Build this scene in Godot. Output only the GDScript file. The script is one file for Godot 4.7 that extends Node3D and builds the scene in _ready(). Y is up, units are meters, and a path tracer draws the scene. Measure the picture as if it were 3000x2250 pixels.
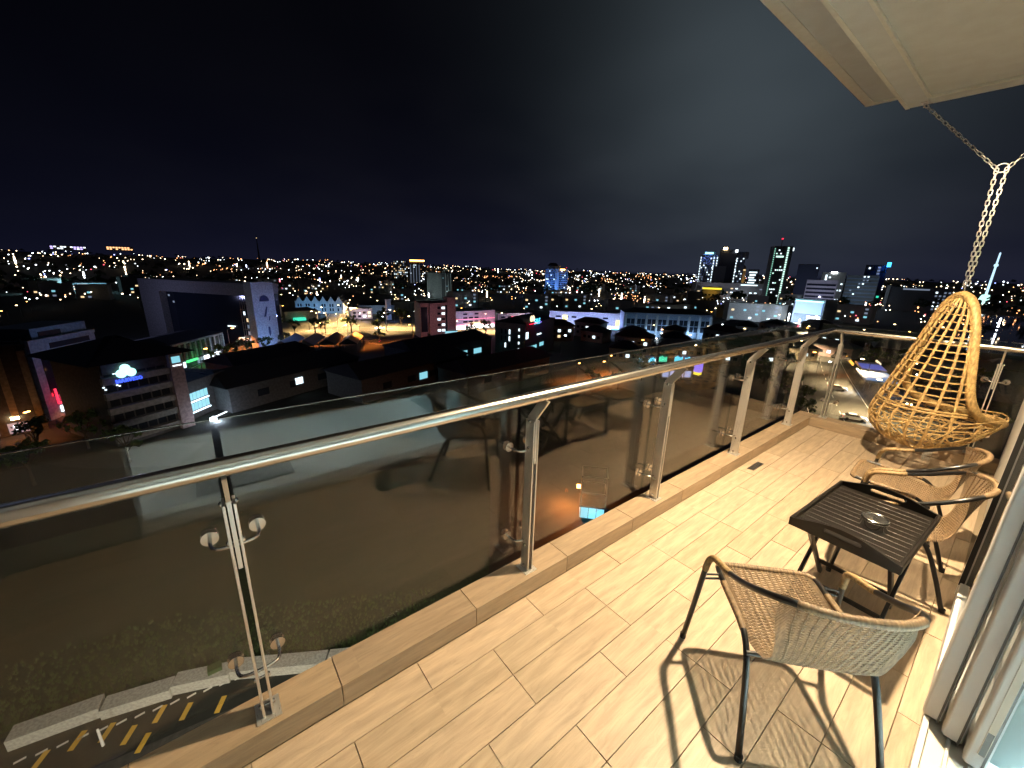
extends Node3D
# A tiled balcony with rattan furniture, high above a city at night.

const GROUND := -30.0
var M := {}
var taken := {}
var rng := RandomNumberGenerator.new()


# Collects triangles; commits them as one mesh.
class MB:
	var v := PackedVector3Array()
	var n := PackedVector3Array()
	var t := PackedVector2Array()
	var ix := PackedInt32Array()

	func vert(p: Vector3, nn: Vector3, uv := Vector2.ZERO) -> int:
		v.append(p)
		n.append(nn)
		t.append(uv)
		return v.size() - 1

	func face(i: int, j: int, k: int) -> void:
		var g := (v[k] - v[i]).cross(v[j] - v[i])
		if g.dot(n[i] + n[j] + n[k]) < 0.0:
			ix.append_array(PackedInt32Array([i, k, j]))
		else:
			ix.append_array(PackedInt32Array([i, j, k]))

	func quad(a: Vector3, b: Vector3, c: Vector3, d: Vector3, towards := Vector3.ZERO) -> void:
		var nn := (c - a).cross(b - a).normalized()
		if towards != Vector3.ZERO and nn.dot(towards) < 0.0:
			nn = -nn
		var lu := (b - a).length()
		var lv := (d - a).length()
		var i := vert(a, nn, Vector2(0, 0))
		vert(b, nn, Vector2(lu, 0))
		vert(c, nn, Vector2(lu, lv))
		vert(d, nn, Vector2(0, lv))
		face(i, i + 1, i + 2)
		face(i, i + 2, i + 3)

	func tri(a: Vector3, b: Vector3, c: Vector3, towards := Vector3.ZERO) -> void:
		var nn := (c - a).cross(b - a).normalized()
		if towards != Vector3.ZERO and nn.dot(towards) < 0.0:
			nn = -nn
		var i := vert(a, nn, Vector2(a.x, a.z))
		vert(b, nn, Vector2(b.x, b.z))
		vert(c, nn, Vector2(c.x, c.z))
		face(i, i + 1, i + 2)

	# A box with edges rounded off by bev.
	func box(xf: Transform3D, size: Vector3, bev := 0.0, shift := Vector2.ZERO) -> void:
		var h := size * 0.5
		var at := {}
		for axis in 3:
			for s in [-1, 1]:
				for a in [-1, 1]:
					for b in [-1, 1]:
						var c := Vector3.ZERO
						var o1: int = (axis + 1) % 3
						var o2: int = (axis + 2) % 3
						c[axis] = s * h[axis]
						c[o1] = a * (h[o1] - bev)
						c[o2] = b * (h[o2] - bev)
						var nn := Vector3.ZERO
						nn[axis] = s
						var uv := Vector2(c.x, c.z)
						if axis == 0:
							uv = Vector2(c.z, c.y)
						elif axis == 2:
							uv = Vector2(c.x, c.y)
						var sg := [0, 0, 0]
						sg[axis] = s
						sg[o1] = a
						sg[o2] = b
						at[[axis, sg[0], sg[1], sg[2]]] = vert(xf * c, xf.basis * nn, uv + shift)
		for axis in 3:
			var o1: int = (axis + 1) % 3
			var o2: int = (axis + 2) % 3
			for s in [-1, 1]:
				var q := []
				for ab in [[-1, -1], [1, -1], [1, 1], [-1, 1]]:
					var sg := [0, 0, 0]
					sg[axis] = s
					sg[o1] = ab[0]
					sg[o2] = ab[1]
					q.append(at[[axis, sg[0], sg[1], sg[2]]])
				face(q[0], q[1], q[2])
				face(q[0], q[2], q[3])
		if bev <= 0.0:
			return
		for axis in 3:
			var o1: int = (axis + 1) % 3
			var o2: int = (axis + 2) % 3
			for a in [-1, 1]:
				for b in [-1, 1]:
					var p := []
					for s in [-1, 1]:
						var sg := [0, 0, 0]
						sg[axis] = s
						sg[o1] = a
						sg[o2] = b
						p.append(at[[o1, sg[0], sg[1], sg[2]]])
						p.append(at[[o2, sg[0], sg[1], sg[2]]])
					face(p[0], p[1], p[3])
					face(p[0], p[3], p[2])
		for a in [-1, 1]:
			for b in [-1, 1]:
				for c in [-1, 1]:
					face(at[[0, a, b, c]], at[[1, a, b, c]], at[[2, a, b, c]])

	func bx(c: Vector3, size: Vector3, bev := 0.0, shift := Vector2.ZERO) -> void:
		box(Transform3D(Basis(), c), size, bev, shift)

	# A box between two corners.
	func cc(a: Vector3, b: Vector3, bev := 0.0) -> void:
		bx((a + b) * 0.5, (b - a).abs(), bev)

	# A tube along points; r is one radius or one for each point.
	func tube(p: PackedVector3Array, r, sides := 8, closed := false, squash := 1.0) -> void:
		var m := p.size()
		var first := v.size()
		var u := Vector3.UP
		var along := 0.0
		for i in m:
			var d: Vector3
			if closed:
				d = p[(i + 1) % m] - p[(i - 1 + m) % m]
			else:
				d = p[mini(i + 1, m - 1)] - p[maxi(i - 1, 0)]
			d = d.normalized()
			if i == 0:
				u = d.cross(Vector3(0.31, 0.83, 0.47)).normalized()
			u = (u - d * u.dot(d)).normalized()
			var w := d.cross(u)
			var rr: float = r[i] if r is PackedFloat32Array else r
			if i > 0:
				along += p[i].distance_to(p[i - 1])
			for k in sides:
				var a := TAU * k / sides
				var o := u * cos(a) + w * sin(a) * squash
				vert(p[i] + o * rr, (u * cos(a) * squash + w * sin(a)).normalized(), Vector2(float(k) / sides, along))
		var rings := m if closed else m - 1
		for i in rings:
			var i2 := (i + 1) % m
			for k in sides:
				var k2 := (k + 1) % sides
				var a := first + i * sides + k
				var b := first + i * sides + k2
				var c := first + i2 * sides + k2
				var d2 := first + i2 * sides + k
				face(a, b, c)
				face(a, c, d2)
		if not closed:
			for e in [0, m - 1]:
				var nn: Vector3 = (p[0] - p[1]).normalized() if e == 0 else (p[m - 1] - p[m - 2]).normalized()
				var ci := vert(p[e], nn)
				var b0 := v.size()
				for k in sides:
					vert(v[first + e * sides + k], nn)
				for k in sides:
					face(ci, b0 + k, b0 + (k + 1) % sides)

	# A shape turned about the y axis of xf; prof holds (radius, height).
	func lathe(xf: Transform3D, prof: Array, seg := 24) -> void:
		for i in prof.size() - 1:
			var a: Vector2 = prof[i]
			var b: Vector2 = prof[i + 1]
			var d := (b - a).normalized()
			var f := v.size()
			for k in seg + 1:
				var an := TAU * k / seg
				var dir := Vector3(cos(an), 0, sin(an))
				var nn := xf.basis * (dir * d.y + Vector3(0, -d.x, 0))
				vert(xf * (dir * a.x + Vector3(0, a.y, 0)), nn, Vector2(float(k) / seg, a.y))
				vert(xf * (dir * b.x + Vector3(0, b.y, 0)), nn, Vector2(float(k) / seg, b.y))
			for k in seg:
				var q := f + k * 2
				if a.x > 0.0:
					face(q, q + 2, q + 3 if b.x > 0.0 else q + 1)
				if b.x > 0.0:
					face(q, q + 3, q + 1)

	# A flat outline (x, y of xf) given depth along z.
	func extrude(xf: Transform3D, poly: PackedVector2Array, depth: float) -> void:
		var tr := Geometry2D.triangulate_polygon(poly)
		for s in [0.0, 1.0]:
			var f := v.size()
			var nn: Vector3 = xf.basis * Vector3(0, 0, 1.0 if s > 0.5 else -1.0)
			for q in poly:
				vert(xf * Vector3(q.x, q.y, depth * (s - 0.5)), nn, q)
			for i in range(0, tr.size(), 3):
				face(f + tr[i], f + tr[i + 1], f + tr[i + 2])
		var turn := 1.0 if not Geometry2D.is_polygon_clockwise(poly) else -1.0
		for i in poly.size():
			var a := poly[i]
			var b := poly[(i + 1) % poly.size()]
			var e := (b - a).normalized() * turn
			var nn2 := xf.basis * Vector3(e.y, -e.x, 0)
			var f2 := v.size()
			vert(xf * Vector3(a.x, a.y, -depth * 0.5), nn2, Vector2(a.x, 0))
			vert(xf * Vector3(b.x, b.y, -depth * 0.5), nn2, Vector2(b.x, 0))
			vert(xf * Vector3(b.x, b.y, depth * 0.5), nn2, Vector2(b.x, depth))
			vert(xf * Vector3(a.x, a.y, depth * 0.5), nn2, Vector2(a.x, depth))
			face(f2, f2 + 1, f2 + 2)
			face(f2, f2 + 2, f2 + 3)

	func mesh() -> ArrayMesh:
		var arr := []
		arr.resize(Mesh.ARRAY_MAX)
		arr[Mesh.ARRAY_VERTEX] = v
		arr[Mesh.ARRAY_NORMAL] = n
		arr[Mesh.ARRAY_TEX_UV] = t
		arr[Mesh.ARRAY_INDEX] = ix
		var am := ArrayMesh.new()
		am.add_surface_from_arrays(Mesh.PRIMITIVE_TRIANGLES, arr)
		return am


func numbered(called: String) -> String:
	if not taken.has(called):
		taken[called] = 0
		return called
	taken[called] += 1
	return "%s_%03d" % [called, taken[called]]


func tag(o: Node, label: String, category: String, group := "") -> Node:
	if label:
		o.set_meta("label", label)
	if category:
		o.set_meta("category", category)
	if group:
		o.set_meta("group", group)
	return o


# A thing: a node at its base whose children are its parts.
func thing(called: String, label: String, category: String, at := Vector3.ZERO, turn := 0.0, group := "") -> Node3D:
	var o := Node3D.new()
	o.name = numbered(called)
	o.position = at
	o.rotation.y = turn
	add_child(o)
	tag(o, label, category, group)
	return o


# A part (or, without a parent, a top-level mesh).
func part(called: String, mesh, mat: Material, parent: Node = self, xf := Transform3D()) -> MeshInstance3D:
	var o := MeshInstance3D.new()
	o.mesh = mesh.mesh() if mesh is MB else mesh
	o.material_override = mat
	o.transform = xf
	o.name = numbered(called) if parent == self else called
	parent.add_child(o, true)
	return o


func struct(called: String, mesh, mat: Material, xf := Transform3D()) -> MeshInstance3D:
	var o := part(called, mesh, mat, self, xf)
	o.set_meta("kind", "structure")
	return o


func boxmesh(size: Vector3, bev := 0.0, shift := Vector2.ZERO) -> ArrayMesh:
	var b := MB.new()
	b.bx(Vector3.ZERO, size, bev, shift)
	return b.mesh()


func at(x: float, y: float, z: float) -> Transform3D:
	return Transform3D(Basis(), Vector3(x, y, z))


func lin(r: float, g: float, b: float, a := 1.0) -> Color:
	var c := Color(r, g, b).linear_to_srgb()
	c.a = a
	return c


func mat(r: float, g: float, b: float, rough := 0.8, metal := 0.0) -> StandardMaterial3D:
	var m := StandardMaterial3D.new()
	m.albedo_color = lin(r, g, b)
	m.roughness = rough
	m.metallic = metal
	return m


func glow(r: float, g: float, b: float, power := 1.0) -> StandardMaterial3D:
	var m := mat(0.3, 0.3, 0.3, 0.6)
	m.emission_enabled = true
	m.emission = lin(r, g, b)
	m.emission_energy_multiplier = power
	return m


func pane(alpha: float, r: float, g: float, b: float) -> StandardMaterial3D:
	var m := mat(r, g, b, 0.0)
	m.albedo_color.a = alpha
	m.transparency = BaseMaterial3D.TRANSPARENCY_ALPHA
	return m


# Catmull-Rom through the points, about step metres apart.
func smooth(p: Array, step: float) -> PackedVector3Array:
	var out := PackedVector3Array()
	for i in p.size() - 1:
		var a: Vector3 = p[maxi(i - 1, 0)]
		var b: Vector3 = p[i]
		var c: Vector3 = p[i + 1]
		var d: Vector3 = p[mini(i + 2, p.size() - 1)]
		var k := maxi(1, int(ceil(b.distance_to(c) / step)))
		for j in k:
			out.append(b.cubic_interpolate(c, a, d, float(j) / k))
	out.append(p[-1])
	return out


# The stretch of a polyline between two lengths along it.
func stretch(p: PackedVector3Array, from: float, to: float) -> PackedVector3Array:
	var out := PackedVector3Array()
	var s := 0.0
	for i in p.size() - 1:
		var l := p[i].distance_to(p[i + 1])
		if s + l >= from and s <= to:
			if out.is_empty():
				out.append(p[i].lerp(p[i + 1], clampf((from - s) / maxf(l, 1e-6), 0, 1)))
			out.append(p[i].lerp(p[i + 1], clampf((to - s) / maxf(l, 1e-6), 0, 1)))
		s += l
	return out


func length_of(p: PackedVector3Array) -> float:
	var s := 0.0
	for i in p.size() - 1:
		s += p[i].distance_to(p[i + 1])
	return s


# Cane wound round a tube: ridges as fine as the windings.
func wound(b: MB, p: PackedVector3Array, r: float, pitch := 0.0055, ridge := 0.0011, sides := 9) -> void:
	var l := length_of(p)
	var q := PackedVector3Array()
	var rr := PackedFloat32Array()
	var steps := int(l / pitch) * 3
	# walk the polyline evenly
	var seg := 0
	var s0 := 0.0
	for i in steps + 1:
		var s := l * i / steps
		while seg < p.size() - 2 and s0 + p[seg].distance_to(p[seg + 1]) < s:
			s0 += p[seg].distance_to(p[seg + 1])
			seg += 1
		var sl := p[seg].distance_to(p[seg + 1])
		q.append(p[seg].lerp(p[seg + 1], clampf((s - s0) / maxf(sl, 1e-6), 0, 1)))
		rr.append(r + ridge * [-1.0, 0.6, 0.6][i % 3])
	b.tube(q, rr, sides)


func noise(freq: float, sd: int, oct := 4) -> FastNoiseLite:
	var f := FastNoiseLite.new()
	f.noise_type = FastNoiseLite.TYPE_SIMPLEX_SMOOTH
	f.frequency = freq
	f.seed = sd
	f.fractal_octaves = oct
	return f


# A texture made point by point; fn gives a Color for (x, y) in pixels.
func painted(w: int, h: int, fn: Callable) -> ImageTexture:
	var im := Image.create(w, h, false, Image.FORMAT_RGB8)
	for y in h:
		for x in w:
			im.set_pixel(x, y, fn.call(x, y))
	return ImageTexture.create_from_image(im)


const LAMP := 32.0
const ROOM := 85.0


func _ready() -> void:
	rng.seed = 12
	var cam := Camera3D.new()
	cam.name = "camera"
	cam.fov = 87.66
	cam.near = 0.05
	cam.far = 20000.0
	cam.transform = Transform3D(Basis(Vector3(0.78876, 0.02682, 0.61412), Vector3(0.14910, 0.96087, -0.23347), Vector3(-0.59634, 0.27572, 0.75389)).orthonormalized(), Vector3(0, 1.62, 0))
	add_child(cam)
	cam.current = true
	var env := Environment.new()
	env.background_mode = Environment.BG_SKY
	env.tonemap_mode = Environment.TONE_MAPPER_LINEAR
	env.tonemap_exposure = 1.0
	env.sdfgi_enabled = true
	env.ssao_enabled = true
	env.ssil_enabled = true
	var sky := Sky.new()
	var sm := PanoramaSkyMaterial.new()
	sm.panorama = night_sky()
	sky.sky_material = sm
	env.sky = sky
	var we := WorldEnvironment.new()
	we.name = "environment"
	we.environment = env
	add_child(we)
	# the faint glow of the overcast night sky
	var moon := DirectionalLight3D.new()
	moon.name = "night_glow"
	moon.light_energy = 0.006
	moon.light_color = Color(0.72, 0.80, 1.0)
	moon.light_angular_distance = 20.0
	moon.shadow_enabled = true
	moon.sky_mode = DirectionalLight3D.SKY_MODE_LIGHT_ONLY
	moon.rotation_degrees = Vector3(-42, -152, 0)
	add_child(moon)
	materials()
	balcony()
	ceiling_lamp()
	door_panel("sliding_door", "outermost open sliding glass door panel, nearest the railing", 1.960, 0.101, false)
	door_panel("sliding_door", "middle panel of the three open sliding glass doors", 1.912, 0.157, false)
	door_panel("sliding_door", "innermost open sliding glass door panel, with the lock strip", 1.850, 0.214, true)
	railing()
	chairs()
	tray_table()
	hanging_chair()
	city()


# Night sky with low cloud lit from below by the town centre.
func night_sky() -> ImageTexture:
	var w := 1024
	var h := 512
	var im := Image.create(w, h, false, Image.FORMAT_RGBF)
	var c1 := noise(1.1, 90, 3)
	var c2 := noise(0.9, 17, 3)
	var town := Vector3(0.86, 0.34, -0.39).normalized()
	for y in h:
		var el := PI / 2 - PI * (y + 0.5) / h
		for x in w:
			var az := TAU * (x + 0.5) / w
			var d := Vector3(sin(az) * cos(el), sin(el), -cos(az) * cos(el))
			var e := maxf(0.0, d.y)
			var side := 0.5 + 0.5 * d.dot(Vector3(0.93, 0, -0.37))
			var low := exp(-e * 6.5)
			var col := Vector3(0.0006, 0.0007, 0.0013).lerp(Vector3(0.0072, 0.0080, 0.022) * (0.10 + 0.95 * side), low)
			var k := d / (e + 0.25)
			var cloud := clampf(0.55 + 0.8 * c1.get_noise_3d(k.x, k.y, k.z) + 0.4 * c2.get_noise_3d(k.x + 9, k.y, k.z), 0, 1)
			var lit := pow(maxf(0.0, d.dot(town)), 20.0)
			col += Vector3(0.046, 0.060, 0.068) * lit * (0.72 + 0.22 * cloud)
			col += Vector3(0.0040, 0.0038, 0.0042) * cloud * side * side * side * exp(-e * 1.2)
			im.set_pixel(x, y, Color(col.x, col.y, col.z))
	return ImageTexture.create_from_image(im)


func materials() -> void:
	var g1 := noise(0.035, 3)
	var g2 := noise(0.012, 8, 3)
	var g3 := noise(0.5, 5, 2)
	var wood_tex := painted(512, 512, func(x, y):
		var warp := g2.get_noise_2d(x * 0.5, y * 1.5) * 40.0
		var fine := g1.get_noise_2d(x * 0.22, y * 3.4 + warp)
		var line := absf(g1.get_noise_2d(x * 0.1 + 900, y * 1.6 + warp))
		var wide := g2.get_noise_2d(x * 0.6 + 300, y * 2.2)
		var k := 0.91 + 0.05 * fine + 0.09 * wide - 0.05 * exp(-line * 22.0) + 0.03 * g3.get_noise_2d(x, y)
		return Color(clampf(k, 0, 1), clampf(k * 0.985, 0, 1), clampf(k * 0.965, 0, 1)))
	for i in 4:
		var m := mat([0.54, 0.50, 0.56, 0.52][i], [0.435, 0.40, 0.445, 0.41][i], [0.325, 0.29, 0.33, 0.295][i], 0.45)
		m.albedo_texture = wood_tex
		m.uv1_scale = Vector3(0.9, 1.6, 1)
		M["plank%d" % i] = m
		var k := mat([0.40, 0.36, 0.42, 0.37][i], [0.30, 0.27, 0.315, 0.28][i], [0.205, 0.185, 0.21, 0.19][i], 0.6)
		k.albedo_texture = wood_tex
		k.uv1_scale = Vector3(0.9, 1.6, 1)
		M["kerb%d" % i] = k
	M.grout = mat(0.24, 0.19, 0.13, 0.9)
	M.concrete = mat(0.32, 0.30, 0.27, 0.9)
	var sp := noise(0.02, 21, 5)
	var plaster := painted(512, 512, func(x, y):
		var k := 0.95 + 0.035 * sp.get_noise_2d(x, y) + 0.02 * g3.get_noise_2d(x * 2, y * 2)
		return Color(k, k, k * 0.99))
	M.soffit = mat(0.62, 0.74, 0.82, 0.9)
	M.soffit.albedo_texture = plaster
	M.soffit.uv1_triplanar = true
	M.soffit.uv1_scale = Vector3(0.5, 0.5, 0.5)
	M.trim = mat(0.72, 0.82, 0.84, 0.8)
	M.trim.albedo_texture = plaster
	M.trim.uv1_triplanar = true
	M.wall = mat(0.68, 0.68, 0.66, 0.85)
	M.wall.albedo_texture = plaster
	M.wall.uv1_triplanar = true
	var br := noise(0.03, 31, 3)
	M.steel = mat(0.62, 0.60, 0.57, 0.24, 1.0)
	var brushed := painted(256, 256, func(x, y):
		var k := 0.55 + 0.35 * br.get_noise_2d(x * 9.0, y * 0.35)
		return Color(k, k, k))
	M.steel_brushed = mat(0.70, 0.68, 0.65, 0.7, 0.8)
	M.steel_brushed.roughness_texture = brushed
	M.steel_brushed.uv1_triplanar = true
	M.steel_brushed.uv1_scale = Vector3(6, 1, 6)
	M.steel_dark = mat(0.30, 0.29, 0.27, 0.35, 1.0)
	M.glass = pane(0.025, 0.04, 0.07, 0.06)
	M.glass_edge = pane(0.35, 0.10, 0.30, 0.24)
	M.black_steel = mat(0.008, 0.008, 0.009, 0.28)
	M.rubber = mat(0.02, 0.02, 0.02, 0.85)
	M.cane = mat(0.27, 0.19, 0.115, 0.55)
	M.cane_pale = mat(0.45, 0.32, 0.17, 0.5)
	M.cane_dark = mat(0.30, 0.20, 0.10, 0.55)
	var ct := noise(0.09, 44, 3)
	var cane_tex := painted(128, 128, func(x, y):
		var k := 0.82 + 0.30 * ct.get_noise_2d(x, y * 0.35)
		return Color(clampf(k, 0, 1), clampf(k * 0.97, 0, 1), clampf(k * 0.92, 0, 1)))
	for k in ["cane", "cane_pale", "cane_dark"]:
		M[k].albedo_texture = cane_tex
		M[k].uv1_triplanar = true
		M[k].uv1_scale = Vector3(7, 7, 7)
	M.swing_cane = mat(0.66, 0.47, 0.21, 0.5)
	M.swing_cane.albedo_texture = cane_tex
	M.swing_cane.uv1_triplanar = true
	M.swing_cane.uv1_scale = Vector3(5, 5, 5)
	M.dark_wood = mat(0.007, 0.005, 0.004, 0.34)
	M.dark_wood.albedo_texture = wood_tex
	M.dark_wood.uv1_scale = Vector3(2.0, 3.0, 1)
	M.chrome = mat(0.70, 0.70, 0.70, 0.16, 1.0)
	M.smoked = mat(0.03, 0.03, 0.03, 0.08)
	M.chain = mat(0.66, 0.67, 0.66, 0.32, 1.0)
	M.alu = mat(0.72, 0.73, 0.74, 0.38)
	M.alu_line = mat(0.05, 0.05, 0.05, 0.6)
	M.track = mat(0.74, 0.70, 0.62, 0.5)
	M.curtain = mat(0.30, 0.39, 0.41, 0.6)
	M.tile = mat(0.72, 0.73, 0.70, 0.12)
	M.tumbler = pane(0.12, 0.6, 0.65, 0.65)
	M.lamp_glow = glow(1.0, 0.82, 0.55, 3.0)
	M.room_glow = glow(0.95, 1.0, 1.0, 4.0)


const ROW := 0.1447
const Z_KERB := -1.258
const Z_DOOR := 0.110


func balcony() -> void:
	# floor: a slab under wood-look tiles of 60 by 14.5 cm
	var b := MB.new()
	b.cc(Vector3(-1.0, -0.25, -1.40), Vector3(5.5, -0.011, 0.24))
	var floor_ := struct("balcony_floor", b, M.grout)
	var rows := int(ceil((Z_DOOR - Z_KERB) / ROW))
	var shapes := []
	for i in 6:
		shapes.append(boxmesh(Vector3(0.5975, 0.010, ROW - 0.0022), 0.0012, Vector2(i * 0.37, i * 0.29)))
	var offs := [0.52, 0.815, 0.215]
	for r in rows:
		var z0 := Z_KERB + r * ROW
		var z1 := minf(z0 + ROW, Z_DOOR)
		var x: float = -1.0 + fmod(offs[r % 3] + 0.4 + r / 3 * 0.07, 0.6) - 0.6
		while x < 5.33:
			var xa := maxf(x, -1.0)
			var xb := minf(x + 0.6, 5.33)
			if xb - xa > 0.04:
				var whole := xb - xa > 0.599 and z1 - z0 > ROW - 0.001
				var m: Mesh = shapes[rng.randi() % 6] if whole else boxmesh(Vector3(xb - xa - 0.0025, 0.010, z1 - z0 - 0.0022), 0.0012, Vector2(r * 0.3, x))
				part("floor_tile", m, M["plank%d" % (rng.randi() % 4)], floor_, at((xa + xb) / 2, -0.005 + rng.randf_range(-0.0006, 0.0006), (z0 + z1) / 2))
			x += 0.6
	b = MB.new()
	b.cc(Vector3(3.60, 0.0015, -1.205), Vector3(3.82, 0.004, -1.15), 0.001)
	var dr := part("floor_drain", b, M.steel_dark, floor_)
	b = MB.new()
	for i in 8:
		b.cc(Vector3(3.615 + i * 0.0255, 0.0042, -1.198), Vector3(3.628 + i * 0.0255, 0.0052, -1.157))
	part("drain_slot", b, M.alu_line, dr)

	# kerbs along the open sides
	b = MB.new()
	b.cc(Vector3(-1.0, -0.3, -1.405), Vector3(5.49, 0.089, Z_KERB - 0.011))
	var kerb := struct("balcony_kerb", b, M.grout)
	b = MB.new()
	b.cc(Vector3(5.341, -0.3, Z_KERB - 0.0112), Vector3(5.49, 0.089, 0.30))
	part("end_kerb", b, M.grout, kerb)
	var x := -1.0 + 0.022
	x -= 0.6
	while x < 5.33:
		var xa := maxf(x, -1.0)
		var xb := minf(x + 0.6, 5.33)
		if xb - xa > 0.03:
			var l := xb - xa - 0.003
			part("kerb_tile", boxmesh(Vector3(l, 0.010, 0.1465), 0.0015, Vector2(x, 0.1)), M["kerb%d" % (rng.randi() % 4)], kerb, at((xa + xb) / 2, 0.095, -1.3325))
			part("kerb_tile", boxmesh(Vector3(l, 0.0985, 0.010), 0.0015, Vector2(x * 2, 0.4)), M["kerb%d" % (rng.randi() % 4)], kerb, at((xa + xb) / 2, 0.0502, -1.2635))
		x += 0.6
	var z := Z_KERB
	while z < 0.2:
		var zb := minf(z + 0.6, 0.28)
		var turn := Transform3D(Basis(Vector3.UP, PI / 2), Vector3.ZERO)
		var l2 := zb - z - 0.003
		turn.origin = Vector3(5.411, 0.0952, (z + zb) / 2)
		part("kerb_tile", boxmesh(Vector3(l2, 0.010, 0.157), 0.0015, Vector2(z, 0.7)), M["kerb%d" % (rng.randi() % 4)], kerb, turn)
		turn.origin = Vector3(5.3365, 0.0502, (z + zb) / 2)
		part("kerb_tile", boxmesh(Vector3(l2, 0.0985, 0.010), 0.0015, Vector2(z * 2, 0.2)), M["kerb%d" % (rng.randi() % 4)], kerb, turn)
		z += 0.6
	part("kerb_tile", boxmesh(Vector3(0.157, 0.010, 0.1455), 0.0015), M.kerb1, kerb, at(5.411, 0.0951, -1.333))

	# the balcony above: slab, edge band and lower panel
	b = MB.new()
	b.cc(Vector3(-2.5, 3.25, -1.47), Vector3(5.5, 3.55, 0.6))
	var top := struct("balcony_ceiling", b, M.soffit)
	b = MB.new()
	b.cc(Vector3(-2.5, 3.243, -1.463), Vector3(5.49, 3.2497, -1.385), 0.002)
	b.cc(Vector3(5.415, 3.243, -1.3849), Vector3(5.49, 3.2497, 0.4), 0.002)
	part("drip_edge", b, M.trim, top)
	b = MB.new()
	b.cc(Vector3(-2.5, 3.06, -0.909), Vector3(4.95, 3.2495, 0.135))
	part("lower_panel", b, M.soffit, top)
	b = MB.new()
	b.cc(Vector3(-2.5, 3.045, -1.075), Vector3(5.12, 3.2493, -0.913), 0.004)
	b.cc(Vector3(4.954, 3.045, -0.9125), Vector3(5.12, 3.2493, 0.135), 0.004)
	part("edge_beam", b, M.soffit, top)
	b = MB.new()
	b.cc(Vector3(-2.5, 3.040, -0.918), Vector3(4.945, 3.0592, -0.896), 0.003)
	b.cc(Vector3(4.938, 3.040, -0.8955), Vector3(4.958, 3.0592, 0.135), 0.003)
	b.cc(Vector3(-2.5, 3.0405, -1.077), Vector3(5.121, 3.0447, -1.050), 0.001)
	part("cornice_strip", b, M.trim, top)

	# house wall with the wide door opening
	b = MB.new()
	b.cc(Vector3(2.99, -0.25, 0.14), Vector3(5.5, 3.2, 0.32))
	b.cc(Vector3(-2.5, -0.25, 0.14), Vector3(-0.46, 3.2, 0.32))
	b.cc(Vector3(-0.4601, 2.42, 0.14), Vector3(2.9899, 3.2, 0.32))
	struct("house_wall", b, M.wall)
	# threshold with three sliding tracks
	b = MB.new()
	b.cc(Vector3(-0.46, -0.2, 0.1105), Vector3(2.99, 0.010, 0.27))
	var th := struct("door_threshold", b, M.track)
	b = MB.new()
	b.cc(Vector3(-0.46, -0.02, 0.1095), Vector3(2.99, 0.030, 0.127), 0.002)
	for q in [0.176, 0.232]:
		b.cc(Vector3(-0.46, 0.0102, q), Vector3(2.99, 0.026, q + 0.010), 0.002)
	part("track_rail", b, M.alu, th)
	# the lit room behind
	b = MB.new()
	b.cc(Vector3(-2.5, -0.2, 0.2705), Vector3(4.0, 0.028, 4.6))
	struct("room_floor", b, M.tile)
	b = MB.new()
	b.cc(Vector3(-2.6, 0.028, 4.6), Vector3(4.1, 2.8, 4.75))
	b.cc(Vector3(-2.65, 0.028, 0.3205), Vector3(-2.5, 2.8, 4.5995))
	b.cc(Vector3(4.0, 0.028, 0.3205), Vector3(4.15, 2.8, 4.5995))
	struct("room_wall", b, M.wall)
	b = MB.new()
	b.cc(Vector3(1.93, 0.028, 0.272), Vector3(2.03, 2.75, 1.9))
	struct("room_partition", b, M.curtain)
	b = MB.new()
	b.cc(Vector3(-2.65, 2.75, 0.3205), Vector3(4.15, 2.9, 4.75))
	struct("room_ceiling", b, M.wall)
	for lx in [0.2, 1.35]:
		var rl := thing("room_downlight", "round white downlight on the ceiling of the room behind the doors", "lamp", Vector3(lx, 2.75, 1.10), 0.0, "downlights in the room")
		b = MB.new()
		b.lathe(Transform3D(), [Vector2(0.0, -0.012), Vector2(0.085, -0.012), Vector2(0.09, 0.0)], 24)
		part("lamp_disc", b, M.room_glow, rl)
		var al := SpotLight3D.new()
		al.name = "room_light"
		al.light_energy = ROOM
		al.light_color = Color(0.90, 1.0, 1.0)
		al.light_size = 0.08
		al.spot_angle = 35
		al.spot_angle_attenuation = 0.12
		al.spot_range = 12
		al.spot_attenuation = 2
		al.shadow_enabled = true
		al.position = Vector3(0, -0.03, 0)
		al.rotation.x = -PI / 2 - deg_to_rad(15.6)
		rl.add_child(al)
	var rug_n := noise(0.05, 77, 4)
	var rug := mat(0.5, 0.5, 0.5, 0.95)
	rug.albedo_texture = painted(256, 128, func(px, py):
		var k := 0.42 + 0.5 * signf(rug_n.get_noise_2d(px * 1.4, py * 1.4)) * 0.35 + 0.2 * rug_n.get_noise_2d(px * 5, py * 5)
		return Color(k * 1.0, k * 0.95, k * 0.9))
	b = MB.new()
	b.bx(Vector3(0, 0.006, 0), Vector3(0.62, 0.012, 0.42), 0.004)
	rug.uv1_scale = Vector3(1.6, 2.4, 1)
	rug.uv1_offset = Vector3(0.5, 0.5, 0)
	var mt := thing("door_mat", "small patterned grey mat on the white floor just inside the door", "mat", Vector3(0.12, 0.028, 0.62))
	part("mat", b, rug, mt)


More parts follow.
